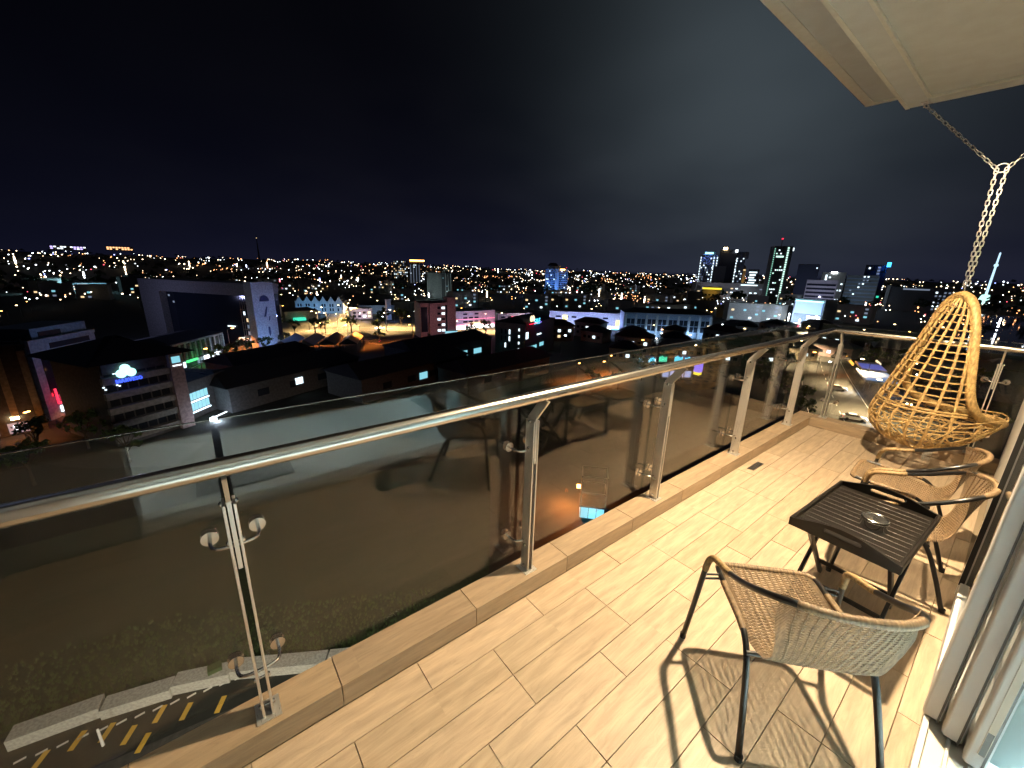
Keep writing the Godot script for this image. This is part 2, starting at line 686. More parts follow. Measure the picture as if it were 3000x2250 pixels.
func door_panel(called: String, label: String, x0: float, z0: float, with_lock: bool) -> void:
	var d := 0.052
	var t := thing(called, label, "door", Vector3(x0, 0.0, z0), 0.0, "stacked sliding glass door panels")
	var y0 := 0.031
	var y1 := 2.40
	var b := MB.new()
	b.bx(Vector3(0.03, (y0 + y1) / 2, d / 2), Vector3(0.06, y1 - y0, d), 0.009)
	part("stile", b, M.alu, t)
	b = MB.new()
	b.bx(Vector3(1.0, (y0 + y1) / 2, d / 2), Vector3(0.06, y1 - y0, d), 0.006)
	part("stile", b, M.alu, t)
	b = MB.new()
	b.cc(Vector3(0.0605, y0, 0.004), Vector3(0.9695, y0 + 0.085, d - 0.004), 0.003)
	part("bottom_rail", b, M.alu, t)
	b = MB.new()
	b.cc(Vector3(0.0605, y1 - 0.085, 0.004), Vector3(0.9695, y1, d - 0.004), 0.003)
	part("top_rail", b, M.alu, t)
	b = MB.new()
	b.cc(Vector3(0.0607, y0 + 0.0855, 0.021), Vector3(0.9693, y1 - 0.0855, 0.029))
	part("glass_pane", b, M.glass, t)
	b = MB.new()
	b.cc(Vector3(0.058, y0 + 0.07, 0.0125), Vector3(0.064, y1 - 0.07, 0.018))
	b.cc(Vector3(0.966, y0 + 0.07, -0.001), Vector3(0.972, y1 - 0.07, 0.018))
	part("seal", b, M.rubber, t)
	b = MB.new()
	b.cc(Vector3(-0.0012, y0, d - 0.012), Vector3(0.004, y1, d - 0.006))
	part("groove", b, M.alu_line, t)
	if with_lock:
		b = MB.new()
		b.cc(Vector3(-0.003, 0.10, 0.022), Vector3(0.004, 2.2, 0.040), 0.001)
		part("lock_strip", b, M.track, t)
		b = MB.new()
		b.cc(Vector3(-0.0035, 0.60, 0.024), Vector3(0.004, 0.63, 0.038))
		b.cc(Vector3(-0.0036, 0.10, 0.024), Vector3(0.004, 0.20, 0.038))
		part("lock_slot", b, M.alu_line, t)
		b = MB.new()
		b.lathe(Transform3D(Basis(Vector3(0, 0, 1), PI / 2), Vector3(0.0, 0.585, 0.031)), [Vector2(0.010, -0.002), Vector2(0.009, 0.008), Vector2(0.0, 0.009)], 16)
		part("lock_cylinder", b, M.chrome, t)


func railing() -> void:
	var t := thing("balcony_railing", "stainless steel and glass railing with round handrail round the balcony", "railing")
	var ry := 1.085
	var rz := -1.245
	var ex := 5.36
	var b := MB.new()
	b.tube(smooth([Vector3(-1.6, ry, rz), Vector3(0, ry, rz), Vector3(2.5, ry, rz), Vector3(ex - 0.02, ry, rz)], 0.5), 0.0265, 24)
	b.tube(PackedVector3Array([Vector3(ex, ry, rz - 0.018), Vector3(ex, ry, -0.5), Vector3(ex, ry, 0.14)]), 0.0262, 24)
	var hr := part("handrail", b, M.steel, t)
	# each post: two flat bars with a plate between them that bends in under the handrail
	var bar := MB.new()
	for s in [-1, 1]:
		bar.bx(Vector3(s * 0.0135, 0.42, 0), Vector3(0.008, 0.84, 0.058), 0.0012)
	var plate := MB.new()
	plate.bx(Vector3(0, 0.735, 0), Vector3(0.012, 0.23, 0.0575), 0.001)
	var lean := PackedVector2Array([Vector2(-0.029, 0.85), Vector2(0.029, 0.85), Vector2(0.106, 0.957), Vector2(0.052, 0.957)])
	plate.extrude(Transform3D(Basis(Vector3.UP, -PI / 2), Vector3.ZERO), lean, 0.012)
	var foot := MB.new()
	foot.bx(Vector3(0, 0.003, 0), Vector3(0.075, 0.006, 0.085), 0.001)
	var bolt := MB.new()
	for s in [-1, 1]:
		bolt.lathe(Transform3D(Basis(Vector3(0, 0, 1), -s * PI / 2), Vector3(s * 0.0175, 0, 0)), [Vector2(0.0085, 0), Vector2(0.0085, 0.004), Vector2(0.006, 0.007), Vector2(0, 0.007)], 12)
	bolt.tube(PackedVector3Array([Vector3(-0.0175, 0, 0), Vector3(0.0175, 0, 0)]), 0.004, 8)
	var discs := [MB.new(), MB.new(), MB.new(), MB.new()]
	var rod := MB.new()
	var arm := smooth([Vector3(-0.064, 0, -0.098), Vector3(-0.064, 0, -0.055), Vector3(-0.056, 0, -0.026), Vector3(-0.035, 0, -0.015), Vector3(0, 0, -0.012), Vector3(0.035, 0, -0.015), Vector3(0.056, 0, -0.026), Vector3(0.064, 0, -0.055), Vector3(0.064, 0, -0.098)], 0.008)
	rod.tube(arm, 0.0058, 8)
	for s in [-1, 1]:
		for q in [-0.0935, -0.1165]:
			discs[(0 if s < 0 else 2) + (0 if q > -0.1 else 1)].lathe(Transform3D(Basis(Vector3(1, 0, 0), PI / 2), Vector3(s * 0.064, 0, q)), [Vector2(0, -0.003), Vector2(0.022, -0.003), Vector2(0.024, -0.001), Vector2(0.024, 0.003), Vector2(0, 0.0035)], 20)
	var ms := {"bar": bar.mesh(), "plate": plate.mesh(), "foot": foot.mesh(), "bolt": bolt.mesh(), "rod": rod.mesh()}
	var disc_meshes := discs.map(func(q): return q.mesh())
	var spots := []
	for x in [-1.2, -0.008, 1.18, 2.345, 3.575, 4.82]:
		spots.append(Transform3D(Basis(), Vector3(x, 0.1, -1.325)))
	for z in [-1.17, -0.05]:
		spots.append(Transform3D(Basis(Vector3.UP, -PI / 2), Vector3(5.44, 0.1, z)))
	for xf in spots:
		var p := part("post", ms.bar, M.steel_brushed, t, xf)
		part("bent_plate", ms.plate, M.steel_brushed, p)
		part("foot_plate", ms.foot, M.steel_brushed, p)
		for y in [0.835, 0.70, 0.155, 0.03]:
			part("bolt", ms.bolt, M.steel, p, at(0, y, 0))
		for y in [0.68, 0.175]:
			part("clamp_rod", ms.rod, M.steel, p, at(0, y, 0))
			for q in disc_meshes:
				part("clamp_disc", q, M.steel, p, at(0, y, 0))
	var xs := [-1.7, -1.2, -0.008, 1.18, 2.345, 3.575, 4.82, 5.535]
	for i in xs.size() - 1:
		var pm := MB.new()
		pm.cc(Vector3(xs[i] + 0.010, 0.125, -1.435), Vector3(xs[i + 1] - 0.010, 1.163, -1.425))
		var gp := part("glass_pane", pm, M.glass, t)
		pm = MB.new()
		pm.cc(Vector3(xs[i] + 0.010, 1.1632, -1.4348), Vector3(xs[i + 1] - 0.010, 1.1645, -1.4252))
		part("pane_edge", pm, M.steel, gp)
	var ends := [-1.41, -0.05, 0.6]
	for i in 2:
		var pm := MB.new()
		pm.cc(Vector3(5.540, 0.125, ends[i] + 0.010), Vector3(5.550, 1.125, ends[i + 1] - 0.010))
		var gp := part("glass_pane", pm, M.glass, t)
		pm = MB.new()
		pm.cc(Vector3(5.5402, 1.1252, ends[i] + 0.010), Vector3(5.5498, 1.1265, ends[i + 1] - 0.010))
		part("pane_edge", pm, M.steel, gp)


# One strand of a woven sheet, running across it over and under the cords.
func chair_proto() -> Node3D:
	var t := thing("rattan_chair", "", "")
	# front legs, arms and top rail are one bent tube
	var half := [Vector3(-0.292, 0.0, -0.225), Vector3(-0.277, 0.22, -0.205), Vector3(-0.263, 0.43, -0.187), Vector3(-0.255, 0.488, -0.165), Vector3(-0.25, 0.512, -0.115), Vector3(-0.246, 0.537, -0.03), Vector3(-0.238, 0.585, 0.08), Vector3(-0.222, 0.635, 0.17), Vector3(-0.185, 0.668, 0.235), Vector3(-0.10, 0.686, 0.288), Vector3(0, 0.691, 0.303)]
	var full := half.duplicate()
	for i in range(half.size() - 2, -1, -1):
		full.append(Vector3(-half[i].x, half[i].y, half[i].z))
	var path := smooth(full, 0.012)
	var l := length_of(path)
	var cuts := [0.41, 0.66, 0.975]
	for s in 2:
		var a := func(u): return u if s == 0 else l - u
		for k in 3:
			var lo: float = [0.0, cuts[0], cuts[1]][k]
			var hi: float = [cuts[0], cuts[1], cuts[2]][k]
			var q := stretch(path, minf(a.call(lo), a.call(hi)), maxf(a.call(lo), a.call(hi)))
			var b := MB.new()
			if k == 1:
				wound(b, q, 0.0125, 0.0075, 0.0017)
			else:
				b.tube(q, 0.0112, 12)
			part(["front_leg", "wound_arm_grip", "armrest"][k], b, M.cane_pale if k == 1 else M.black_steel, t)
	var tb := MB.new()
	wound(tb, stretch(path, cuts[2], l - cuts[2]), 0.0135, 0.0085, 0.0022)
	part("wound_top_rail", tb, M.cane, t)
	# rear legs and seat frame
	var h2 := [Vector3(-0.222, 0.0, 0.255), Vector3(-0.212, 0.17, 0.195), Vector3(-0.204, 0.31, 0.135), Vector3(-0.200, 0.362, 0.085), Vector3(-0.197, 0.377, 0.02), Vector3(-0.197, 0.382, -0.12), Vector3(-0.195, 0.386, -0.225), Vector3(-0.180, 0.387, -0.255), Vector3(-0.14, 0.387, -0.266), Vector3(0, 0.387, -0.268)]
	var f2 := h2.duplicate()
	for i in range(h2.size() - 2, -1, -1):
		f2.append(Vector3(-h2[i].x, h2[i].y, h2[i].z))
	var seat := smooth(f2, 0.012)
	var l2 := length_of(seat)
	var c2 := [0.43, 0.655, 0.735]
	for s in 2:
		var a := func(u): return u if s == 0 else l2 - u
		for k in 3:
			var lo: float = [0.0, c2[0], c2[1]][k]
			var hi: float = [c2[0], c2[1], c2[2]][k]
			var q := stretch(seat, minf(a.call(lo), a.call(hi)), maxf(a.call(lo), a.call(hi)))
			var b := MB.new()
			if k == 1:
				wound(b, q, 0.0122, 0.0075, 0.0017)
			else:
				b.tube(q, 0.0112, 12)
			part(["rear_leg", "wound_side_rail", "frame_corner"][k], b, M.cane if k == 1 else M.black_steel, t)
	var fb := MB.new()
	wound(fb, stretch(seat, c2[2], l2 - c2[2]), 0.0125, 0.0085, 0.002)
	part("wound_front_rail", fb, M.cane, t)
	var sb := MB.new()
	sb.tube(PackedVector3Array([Vector3(-0.206, 0.335, 0.128), Vector3(0.206, 0.335, 0.128)]), 0.0095, 10)
	part("stretcher", sb, M.black_steel, t)
	sb = MB.new()
	for s in [-1, 1]:
		sb.tube(PackedVector3Array([Vector3(s * 0.195, 0.386, -0.20), Vector3(s * 0.266, 0.386, -0.19)]), 0.005, 8)
		sb.tube(PackedVector3Array([Vector3(s * 0.197, 0.365, -0.20), Vector3(s * 0.268, 0.362, -0.192)]), 0.005, 8)
	part("frame_pin", sb, M.black_steel, t)
	for p in [full[0], full[-1], f2[0], f2[-1]]:
		var rb := MB.new()
		rb.lathe(Transform3D(Basis(), p), [Vector2(0, -0.0), Vector2(0.013, 0.0), Vector2(0.0135, 0.022), Vector2(0.011, 0.024)], 12)
		part("foot_cap", rb, M.rubber, t)
	# woven sheet: position across u (-1..1), along s (0..1)
	var prof := [Vector2(-0.266, 0.392), Vector2(-0.16, 0.379), Vector2(-0.02, 0.366), Vector2(0.08, 0.351), Vector2(0.15, 0.355), Vector2(0.19, 0.395), Vector2(0.222, 0.48), Vector2(0.262, 0.59), Vector2(0.302, 0.688)]
	var wide := [0.190, 0.193, 0.195, 0.190, 0.172, 0.165, 0.175, 0.197, 0.192]
	var pts := []
	for q in prof:
		pts.append(Vector3(0, q.y, q.x))
	var line := smooth(pts, 0.006)
	var ll := length_of(line)
	var n_strands := int(ll / 0.0062)
	var warps := 14
	var prof_at := func(s: float) -> Array:
		var f := s * (prof.size() - 1)
		var i := clampi(int(f), 0, prof.size() - 2)
		return [i, f - i]
	var seat_b := MB.new()
	var back_b := MB.new()
	var lines := []
	for k in n_strands + 1:
		var q := stretch(line, 0.0, maxf(0.001, ll * k / n_strands))
		var c: Vector3 = q[-1]
		# width at this place, from the nearest profile points
		var w := 0.19
		var best := 0
		for i in prof.size() - 1:
			if _between(prof[i], prof[i + 1], Vector2(c.z, c.y)):
				best = i
		var span: float = prof[best].distance_to(prof[best + 1])
		w = lerpf(wide[best], wide[best + 1], clampf(prof[best].distance_to(Vector2(c.z, c.y)) / span, 0, 1))
		var up := clampf((c.y - 0.40) / 0.29, 0, 1)
		var dirv: Vector3 = (q[-1] - q[maxi(q.size() - 3, 0)]).normalized() if k > 0 else Vector3(0, -0.1, 1).normalized()
		var nrm := dirv.cross(Vector3.RIGHT).normalized()
		lines.append([c, w, up, nrm])
	for k in lines.size():
		var row := PackedVector3Array()
		var segs := warps * 2 + 2
		for i in segs + 1:
			var u := lerpf(-1, 1, float(i) / segs)
			row.append(_sheet(lines[k], u) + lines[k][3] * (0.0019 * sin(PI * (i * 0.5 + k)) if i > 1 and i < segs - 1 else 0.0))
		var target: MB = seat_b if lines[k][0].z < 0.12 and lines[k][0].y < 0.4 else back_b
		target.tube(row, 0.0024, 4, false, 0.8)
	for j in warps:
		var u := lerpf(-0.80, 0.80, float(j) / (warps - 1))
		var cs := PackedVector3Array()
		var cb := PackedVector3Array()
		for k in lines.size():
			var p: Vector3 = _sheet(lines[k], u) - lines[k][3] * (0.0017 * sin(PI * (j + k + 0.5)))
			if lines[k][0].z < 0.12 and lines[k][0].y < 0.4:
				cs.append(p)
			else:
				cb.append(p)
		cb.insert(0, cs[-1])
		seat_b.tube(cs, 0.0030, 4)
		back_b.tube(cb, 0.0030, 4)
	part("woven_seat", seat_b, M.cane, t)
	part("woven_back", back_b, M.cane_dark if false else M.cane, t)
	return t


func _between(a: Vector2, b: Vector2, p: Vector2) -> bool:
	return a.distance_to(p) + p.distance_to(b) < a.distance_to(b) * 1.04 + 0.004


func _sheet(row: Array, u: float) -> Vector3:
	var c: Vector3 = row[0]
	var up: float = row[2]
	var dish := 1.0 - u * u
	return c + Vector3(u * row[1], (-0.016 * u * u) * up - 0.006 * dish * (1.0 - up), -0.078 * u * u * up * up - 0.02 * u * u * up)


func chairs() -> void:
	var c := chair_proto()
	var group := "rattan bistro chairs on the balcony"
	c.position = Vector3(1.594, 0, -0.2735)
	c.rotation.y = deg_to_rad(-47)
	tag(c, "rattan chair nearest the camera, seen from behind, facing the railing", "chair", group)
	for i in 2:
		var d := c.duplicate() as Node3D
		d.name = numbered("rattan_chair")
		add_child(d)
		d.position = [Vector3(2.95, 0, -0.185), Vector3(3.46, 0, -0.235)][i]
		d.rotation.y = deg_to_rad([6.0, 3.0][i])
		d.scale = Vector3.ONE * 0.95
		tag(d, ["rattan chair half hidden right behind the dark tray table", "rattan chair farthest from the camera, just in front of the hanging chair"][i], "chair", group)


func tray_table() -> void:
	var t := thing("tray_table", "dark brown folding tray table with slatted top and curved handle ends", "table", Vector3(2.395, 0, -0.255))
	t.rotation.y = deg_to_rad(-3.5)
	var hx := 0.315
	var hz := 0.195
	var top := 0.505
	var n := 13
	var pitch := (2 * hx - 0.03) / n
	for i in n:
		var b := MB.new()
		b.bx(Vector3.ZERO, Vector3(pitch - 0.0035, 0.010, 2 * hz - 0.02), 0.0015, Vector2(i * 0.2, 0))
		part("slat", b, M.dark_wood, t, at(-hx + 0.015 + pitch * (i + 0.5), top, 0))
	var ub := MB.new()
	ub.bx(Vector3(0, top - 0.0095, 0), Vector3(2 * hx - 0.03, 0.006, 2 * hz - 0.03))
	part("tray_base", ub, M.rubber, t)
	for s in [-1, 1]:
		var b := MB.new()
		b.bx(Vector3(0, top + 0.002, s * hz), Vector3(2 * hx + 0.02, 0.040, 0.014), 0.003)
		part("side_board", b, M.dark_wood, t)
	# end boards rise to a curved handle with a long slot
	for s in [-1, 1]:
		var low := PackedVector2Array([Vector2(-hz - 0.005, -0.02), Vector2(hz + 0.005, -0.02), Vector2(hz + 0.005, 0.022)])
		var upper := PackedVector2Array()
		var k := 14
		for i in range(k, -1, -1):
			var u := -1.0 + 2.0 * i / k
			upper.append(Vector2(u * (hz + 0.004), 0.020 + 0.042 * pow(cos(u * PI / 2), 1.3)))
		var b := MB.new()
		# below the slot, beside it and above it
		var sl := 0.062
		var s0 := 0.018
		var s1 := 0.038
		var poly_low := PackedVector2Array([Vector2(-hz - 0.005, -0.02), Vector2(hz + 0.005, -0.02), Vector2(hz + 0.005, s0), Vector2(-hz - 0.005, s0)])
		var turn := Transform3D(Basis(Vector3.UP, PI / 2), Vector3(s * (hx + 0.004), top + 0.002, 0))
		b.extrude(turn, poly_low, 0.013)
		for e in [-1, 1]:
			var side := PackedVector2Array()
			var ring := []
			for i in 9:
				var u := lerpf(sl / hz, 0.985, float(i) / 8)
				ring.append(Vector2(e * u * hz, 0.020 + 0.042 * pow(maxf(0.0, cos(u * PI / 2)), 1.3)))
			side.append(Vector2(e * sl, s0))
			for i in 4:
				var an := PI / 2 * i / 3.0
				side.append(Vector2(e * (sl + 0.010 * sin(an * 2)), s0 + (s1 - s0) * i / 3.0))
			side = PackedVector2Array([Vector2(e * sl, s0), Vector2(e * (sl + 0.008), (s0 + s1) / 2), Vector2(e * sl, s1)])
			for q in ring:
				side.append(q)
			side.append(Vector2(e * (hz + 0.005), s0))
			b.extrude(turn, side, 0.013)
		var bridge := PackedVector2Array([Vector2(-sl, s1), Vector2(sl, s1)])
		for i in range(8, -9, -1):
			var u := sl / hz * i / 8.0
			bridge.append(Vector2(u * hz, 0.020 + 0.042 * pow(cos(u * PI / 2), 1.3)))
		b.extrude(turn, bridge, 0.013)
		part("handle_board", b, M.dark_wood, t)
	for s in [-1, 1]:
		for e in [-1, 1]:
			var b := MB.new()
			var p0 := Vector3(-e * 0.235, top - 0.014, s * (hz - 0.025 - (0.017 if e > 0 else 0.0)))
			var p1 := Vector3(e * 0.205, 0.0, p0.z)
			var d := (p1 - p0)
			var bas := Basis(d.normalized().cross(Vector3(0, 0, 1)).normalized(), d.normalized(), Vector3(0, 0, 1))
			b.box(Transform3D(bas, (p0 + p1) / 2), Vector3(0.026, d.length(), 0.015), 0.002)
			part("leg", b, M.dark_wood, t)
	for e in [[-0.20, 0.455], [0.20, 0.455], [-0.11, 0.12], [0.11, 0.12]]:
		var b := MB.new()
		b.bx(Vector3(e[0], e[1], 0), Vector3(0.014, 0.022, 2 * hz - 0.06), 0.002)
		part("crossbar", b, M.dark_wood, t)

	var a := thing("ashtray", "round lidded steel ashtray standing on the dark tray table", "ashtray", Vector3(2.345, 0.5105, -0.218))
	var b := MB.new()
	b.lathe(Transform3D(), [Vector2(0, 0), Vector2(0.048, 0), Vector2(0.051, 0.002), Vector2(0.051, 0.030), Vector2(0.0525, 0.031), Vector2(0.0525, 0.036), Vector2(0.051, 0.037), Vector2(0.0505, 0.046), Vector2(0.047, 0.048), Vector2(0.044, 0.046)], 36)
	part("cup", b, M.chrome, a)
	b = MB.new()
	b.lathe(Transform3D(), [Vector2(0.0438, 0.046), Vector2(0.040, 0.043), Vector2(0.0, 0.041)], 32)
	part("lid_well", b, M.smoked, a)
	b = MB.new()
	b.tube(PackedVector3Array([Vector3(0, 0.041, 0), Vector3(0, 0.053, 0)]), 0.006, 12)
	part("knob", b, M.chrome, a)


func curve_at(table: Array, h: float) -> float:
	for i in table.size() - 1:
		var a: Vector2 = table[i]
		var b: Vector2 = table[i + 1]
		if h <= a.x and h >= b.x:
			return lerpf(a.y, b.y, (a.x - h) / (a.x - b.x))
	return table[0].y if h > table[0].x else table[-1].y


const SW := [Vector2(1.52, 0.0), Vector2(1.50, 0.055), Vector2(1.46, 0.105), Vector2(1.38, 0.155), Vector2(1.2, 0.215), Vector2(1.0, 0.265), Vector2(0.8, 0.305), Vector2(0.62, 0.335), Vector2(0.5, 0.35), Vector2(0.42, 0.345), Vector2(0.34, 0.315), Vector2(0.27, 0.25), Vector2(0.22, 0.165), Vector2(0.19, 0.07), Vector2(0.185, 0.0)]
const SD := [Vector2(1.52, 0.0), Vector2(1.46, 0.025), Vector2(1.38, 0.05), Vector2(1.2, 0.11), Vector2(1.0, 0.175), Vector2(0.8, 0.245), Vector2(0.62, 0.31), Vector2(0.5, 0.355), Vector2(0.42, 0.36), Vector2(0.34, 0.335), Vector2(0.27, 0.265), Vector2(0.22, 0.175), Vector2(0.19, 0.075), Vector2(0.185, 0.0)]
const SF := [Vector2(0.50, 0.56), Vector2(0.46, 0.50), Vector2(0.42, 0.44), Vector2(0.34, 0.33), Vector2(0.27, 0.23), Vector2(0.22, 0.15), Vector2(0.19, 0.065), Vector2(0.185, 0.0)]
const OPEN := Vector3(0.70, 0, 0.714)
const ACROSS := Vector3(-0.714, 0, 0.70)


func shell(h: float, phi: float) -> Vector3:
	var d := curve_at(SD, h) * cos(phi) * -1.0 if cos(phi) >= 0.0 else curve_at(SF, h) * -cos(phi)
	return Vector3(0, h, 0) + ACROSS * (curve_at(SW, h) * sin(phi)) + OPEN * d


func hanging_chair() -> void:
	var c := Vector3(4.95, 0, -0.37)
	var t := thing("hanging_chair", "golden rattan teardrop hanging chair at the far end of the balcony", "hanging chair", c)
	# thick wound rim round the opening, running out to a lip in front of the seat
	var half := [Vector3(0, 1.52, 0)]
	for q in [[1.495, 0.065, 0.0], [1.44, 0.118, 0.0], [1.36, 0.16, 0.0], [1.2, 0.215, 0.0], [1.0, 0.265, 0.0], [0.8, 0.305, 0.01], [0.68, 0.322, 0.045], [0.585, 0.312, 0.13], [0.525, 0.27, 0.26], [0.49, 0.20, 0.40], [0.475, 0.12, 0.51], [0.47, 0.05, 0.565]]:
		half.append(Vector3(0, q[0], 0) + ACROSS * q[1] + OPEN * q[2])
	half.append(Vector3(0, 0.47, 0) + OPEN * 0.58)
	var full := half.duplicate()
	for i in range(half.size() - 2, 0, -1):
		var p: Vector3 = half[i]
		var la := p.dot(ACROSS)
		full.append(p - ACROSS * la * 2.0)
	full.append(half[0])
	var rim := smooth(full, 0.02)
	var b := MB.new()
	wound(b, rim, 0.031, 0.016, 0.0022, 12)
	part("rim", b, M.swing_cane, t)
	# upright canes
	for k in 9:
		var phi := deg_to_rad(-78.0 + 19.5 * k)
		var pts := []
		var h := 1.50
		while h > 0.20:
			pts.append(shell(h, phi))
			h -= 0.05
		pts.append(shell(0.20, phi))
		b = MB.new()
		wound(b, smooth(pts, 0.02), 0.0105, 0.012, 0.0008, 8)
		part("upright_cane", b, M.swing_cane, t)
	for k in 7:
		var phi := deg_to_rad(105.0 + 25.0 * k)
		var hi := 0.52
		var pts := []
		var h := hi
		while h > 0.20:
			pts.append(shell(h, phi))
			h -= 0.04
		pts.append(shell(0.20, phi))
		b = MB.new()
		wound(b, smooth(pts, 0.02), 0.009, 0.012, 0.0008, 7)
		part("seat_cane", b, M.swing_cane, t)
	# rows across the back
	for k in 14:
		var h := 1.42 - k * 0.0585
		var pts := PackedVector3Array()
		for i in 29:
			var phi := deg_to_rad(lerpf(-90, 90, i / 28.0))
			pts.append(shell(h + 0.002 * sin(i * 2.1 + k), phi) - OPEN * 0.004)
		b = MB.new()
		b.tube(pts, 0.0062, 7)
		part("row_cane", b, M.swing_cane, t)
	for s in [0.0, 0.022]:
		var pts := PackedVector3Array()
		for i in 29:
			pts.append(shell(0.60 - s, deg_to_rad(lerpf(-92, 92, i / 28.0))) * Vector3(1.015, 1, 1.015))
		b = MB.new()
		b.tube(pts, 0.0085, 8)
		part("waist_band", b, M.swing_cane, t)
	# the bowl below is wound all the way round, with loose slanting canes
	for k in 8:
		var h := 0.535 - k * 0.044
		var pts := PackedVector3Array()
		for i in 48:
			pts.append(shell(h + 0.010 * sin(i * 0.9 + k * 1.7), TAU * i / 48.0))
		b = MB.new()
		b.tube(pts, 0.006, 6, true)
		part("bowl_ring", b, M.swing_cane, t)
	for k in 34:
		var a0 := TAU * k / 34.0 + rng.randf_range(-0.1, 0.1)
		var turn := rng.randf_range(0.5, 1.1) * (1 if k % 2 else -1)
		var h0 := rng.randf_range(0.40, 0.53)
		var h1 := rng.randf_range(0.20, 0.30)
		var pts := PackedVector3Array()
		for i in 12:
			var f := i / 11.0
			pts.append(shell(lerpf(h0, h1, f), a0 + turn * f) * Vector3(1.02, 1, 1.02))
		b = MB.new()
		b.tube(pts, 0.0048, 5)
		part("slanting_cane", b, M.swing_cane, t)
	# lattice in the lip
	for k in 5:
		var f := lerpf(0.28, 0.54, k / 4.0)
		var w := 0.24 - k * 0.035
		b = MB.new()
		b.tube(PackedVector3Array([Vector3(0, 0.495, 0) + OPEN * f - ACROSS * w, Vector3(0, 0.475, 0) + OPEN * f, Vector3(0, 0.495, 0) + OPEN * f + ACROSS * w]), 0.0062, 6)
		part("lip_cane", b, M.swing_cane, t)
	b = MB.new()
	var ringp := PackedVector3Array()
	for i in 16:
		ringp.append(Vector3(0.022 * cos(TAU * i / 16), 1.562 + 0.022 * sin(TAU * i / 16), 0))
	b.tube(ringp, 0.0045, 8, true)
	part("hanging_ring", b, M.steel, t)

	# chains
	var lk := MB.new()
	var lp := PackedVector3Array()
	for i in 20:
		var a := TAU * i / 20
		lp.append(Vector3(0.0105 * cos(a), 0.0105 * sin(a) + (0.0115 if sin(a) >= 0 else -0.0115), 0))
	lk.tube(lp, 0.0036, 7, true)
	var link := lk.mesh()
	var v := Vector3(4.97, 2.455, -0.385)
	var ch := thing("hanging_chain", "steel link chain in a Y shape that carries the rattan hanging chair", "chain", Vector3(4.97, 1.58, -0.385))
	var runs := [[Vector3(4.95, 1.592, -0.378), v + Vector3(0, 0, -0.026)], [Vector3(4.95, 1.592, -0.362), v + Vector3(0, 0, 0.026)], [v + Vector3(0, 0, -0.03), Vector3(5.045, 3.03, -0.945)], [v + Vector3(0, 0, 0.03), Vector3(5.045, 3.03, 0.10)]]
	for r in runs:
		var d: Vector3 = r[1] - r[0]
		var n := int(d.length() / 0.0365)
		for i in n:
			var y := d.normalized()
			var x := y.cross(Vector3(0.9, 0, 0.43)).normalized()
			var bs := Basis(x, y, x.cross(y))
			bs = bs * Basis(Vector3.UP, deg_to_rad(45 + 90 * (i % 2)))
			part("link", link, M.chain, ch, Transform3D(bs, r[0] + d * (i + 0.5) / n - ch.position))
	b = MB.new()
	for i in 16:
		ringp[i] = Vector3(0.0, 0.030 * sin(TAU * i / 16), 0.034 * cos(TAU * i / 16))
	b.tube(ringp, 0.004, 8, true)
	part("joining_ring", b, M.chain, ch, Transform3D(Basis(), v - ch.position))
	for z in [-0.945, 0.10]:
		b = MB.new()
		b.bx(Vector3(0, 0.012, 0), Vector3(0.07, 0.006, 0.04), 0.001)
		b.tube(PackedVector3Array([Vector3(-0.012, 0.012, 0), Vector3(-0.012, -0.01, 0), Vector3(0, -0.02, 0), Vector3(0.012, -0.01, 0), Vector3(0.012, 0.012, 0)]), 0.004, 8)
		part("ceiling_hook", b, M.chain, ch, Transform3D(Basis(), Vector3(5.045, 3.029, z) - ch.position))

	var g := thing("tumbler", "small clear drinking glass on the floor under the hanging chair", "glass", Vector3(5.20, 0.0, -0.285))
	b = MB.new()
	b.lathe(Transform3D(), [Vector2(0, 0.001), Vector2(0.030, 0.001), Vector2(0.036, 0.10), Vector2(0.034, 0.10), Vector2(0.028, 0.012), Vector2(0, 0.012)], 24)
	part("cup", b, M.tumbler, g)


func ceiling_lamp() -> void:
	var t := thing("ceiling_lamp", "round warm downlight on the balcony ceiling", "lamp", Vector3(2.72, 3.06, -0.50))
	var b := MB.new()
	b.lathe(Transform3D(), [Vector2(0.10, 0.0), Vector2(0.10, -0.02), Vector2(0.075, -0.024), Vector2(0.072, -0.015)], 32)
	part("ring", b, M.alu, t)
	b = MB.new()
	b.lathe(Transform3D(), [Vector2(0.0, -0.0165), Vector2(0.0718, -0.0165)], 32)
	part("lamp_disc", b, M.lamp_glow, t)
	var s := SpotLight3D.new()
	s.name = "balcony_light"
	s.light_color = Color(1.0, 0.89, 0.72)
	s.light_energy = LAMP
	s.light_size = 0.05
	s.spot_angle = 82
	s.spot_angle_attenuation = 0.25
	s.spot_range = 30
	s.spot_attenuation = 2
	s.shadow_enabled = true
	s.position = Vector3(0, -0.03, 0)
	s.rotation.x = -PI / 2
	t.add_child(s)


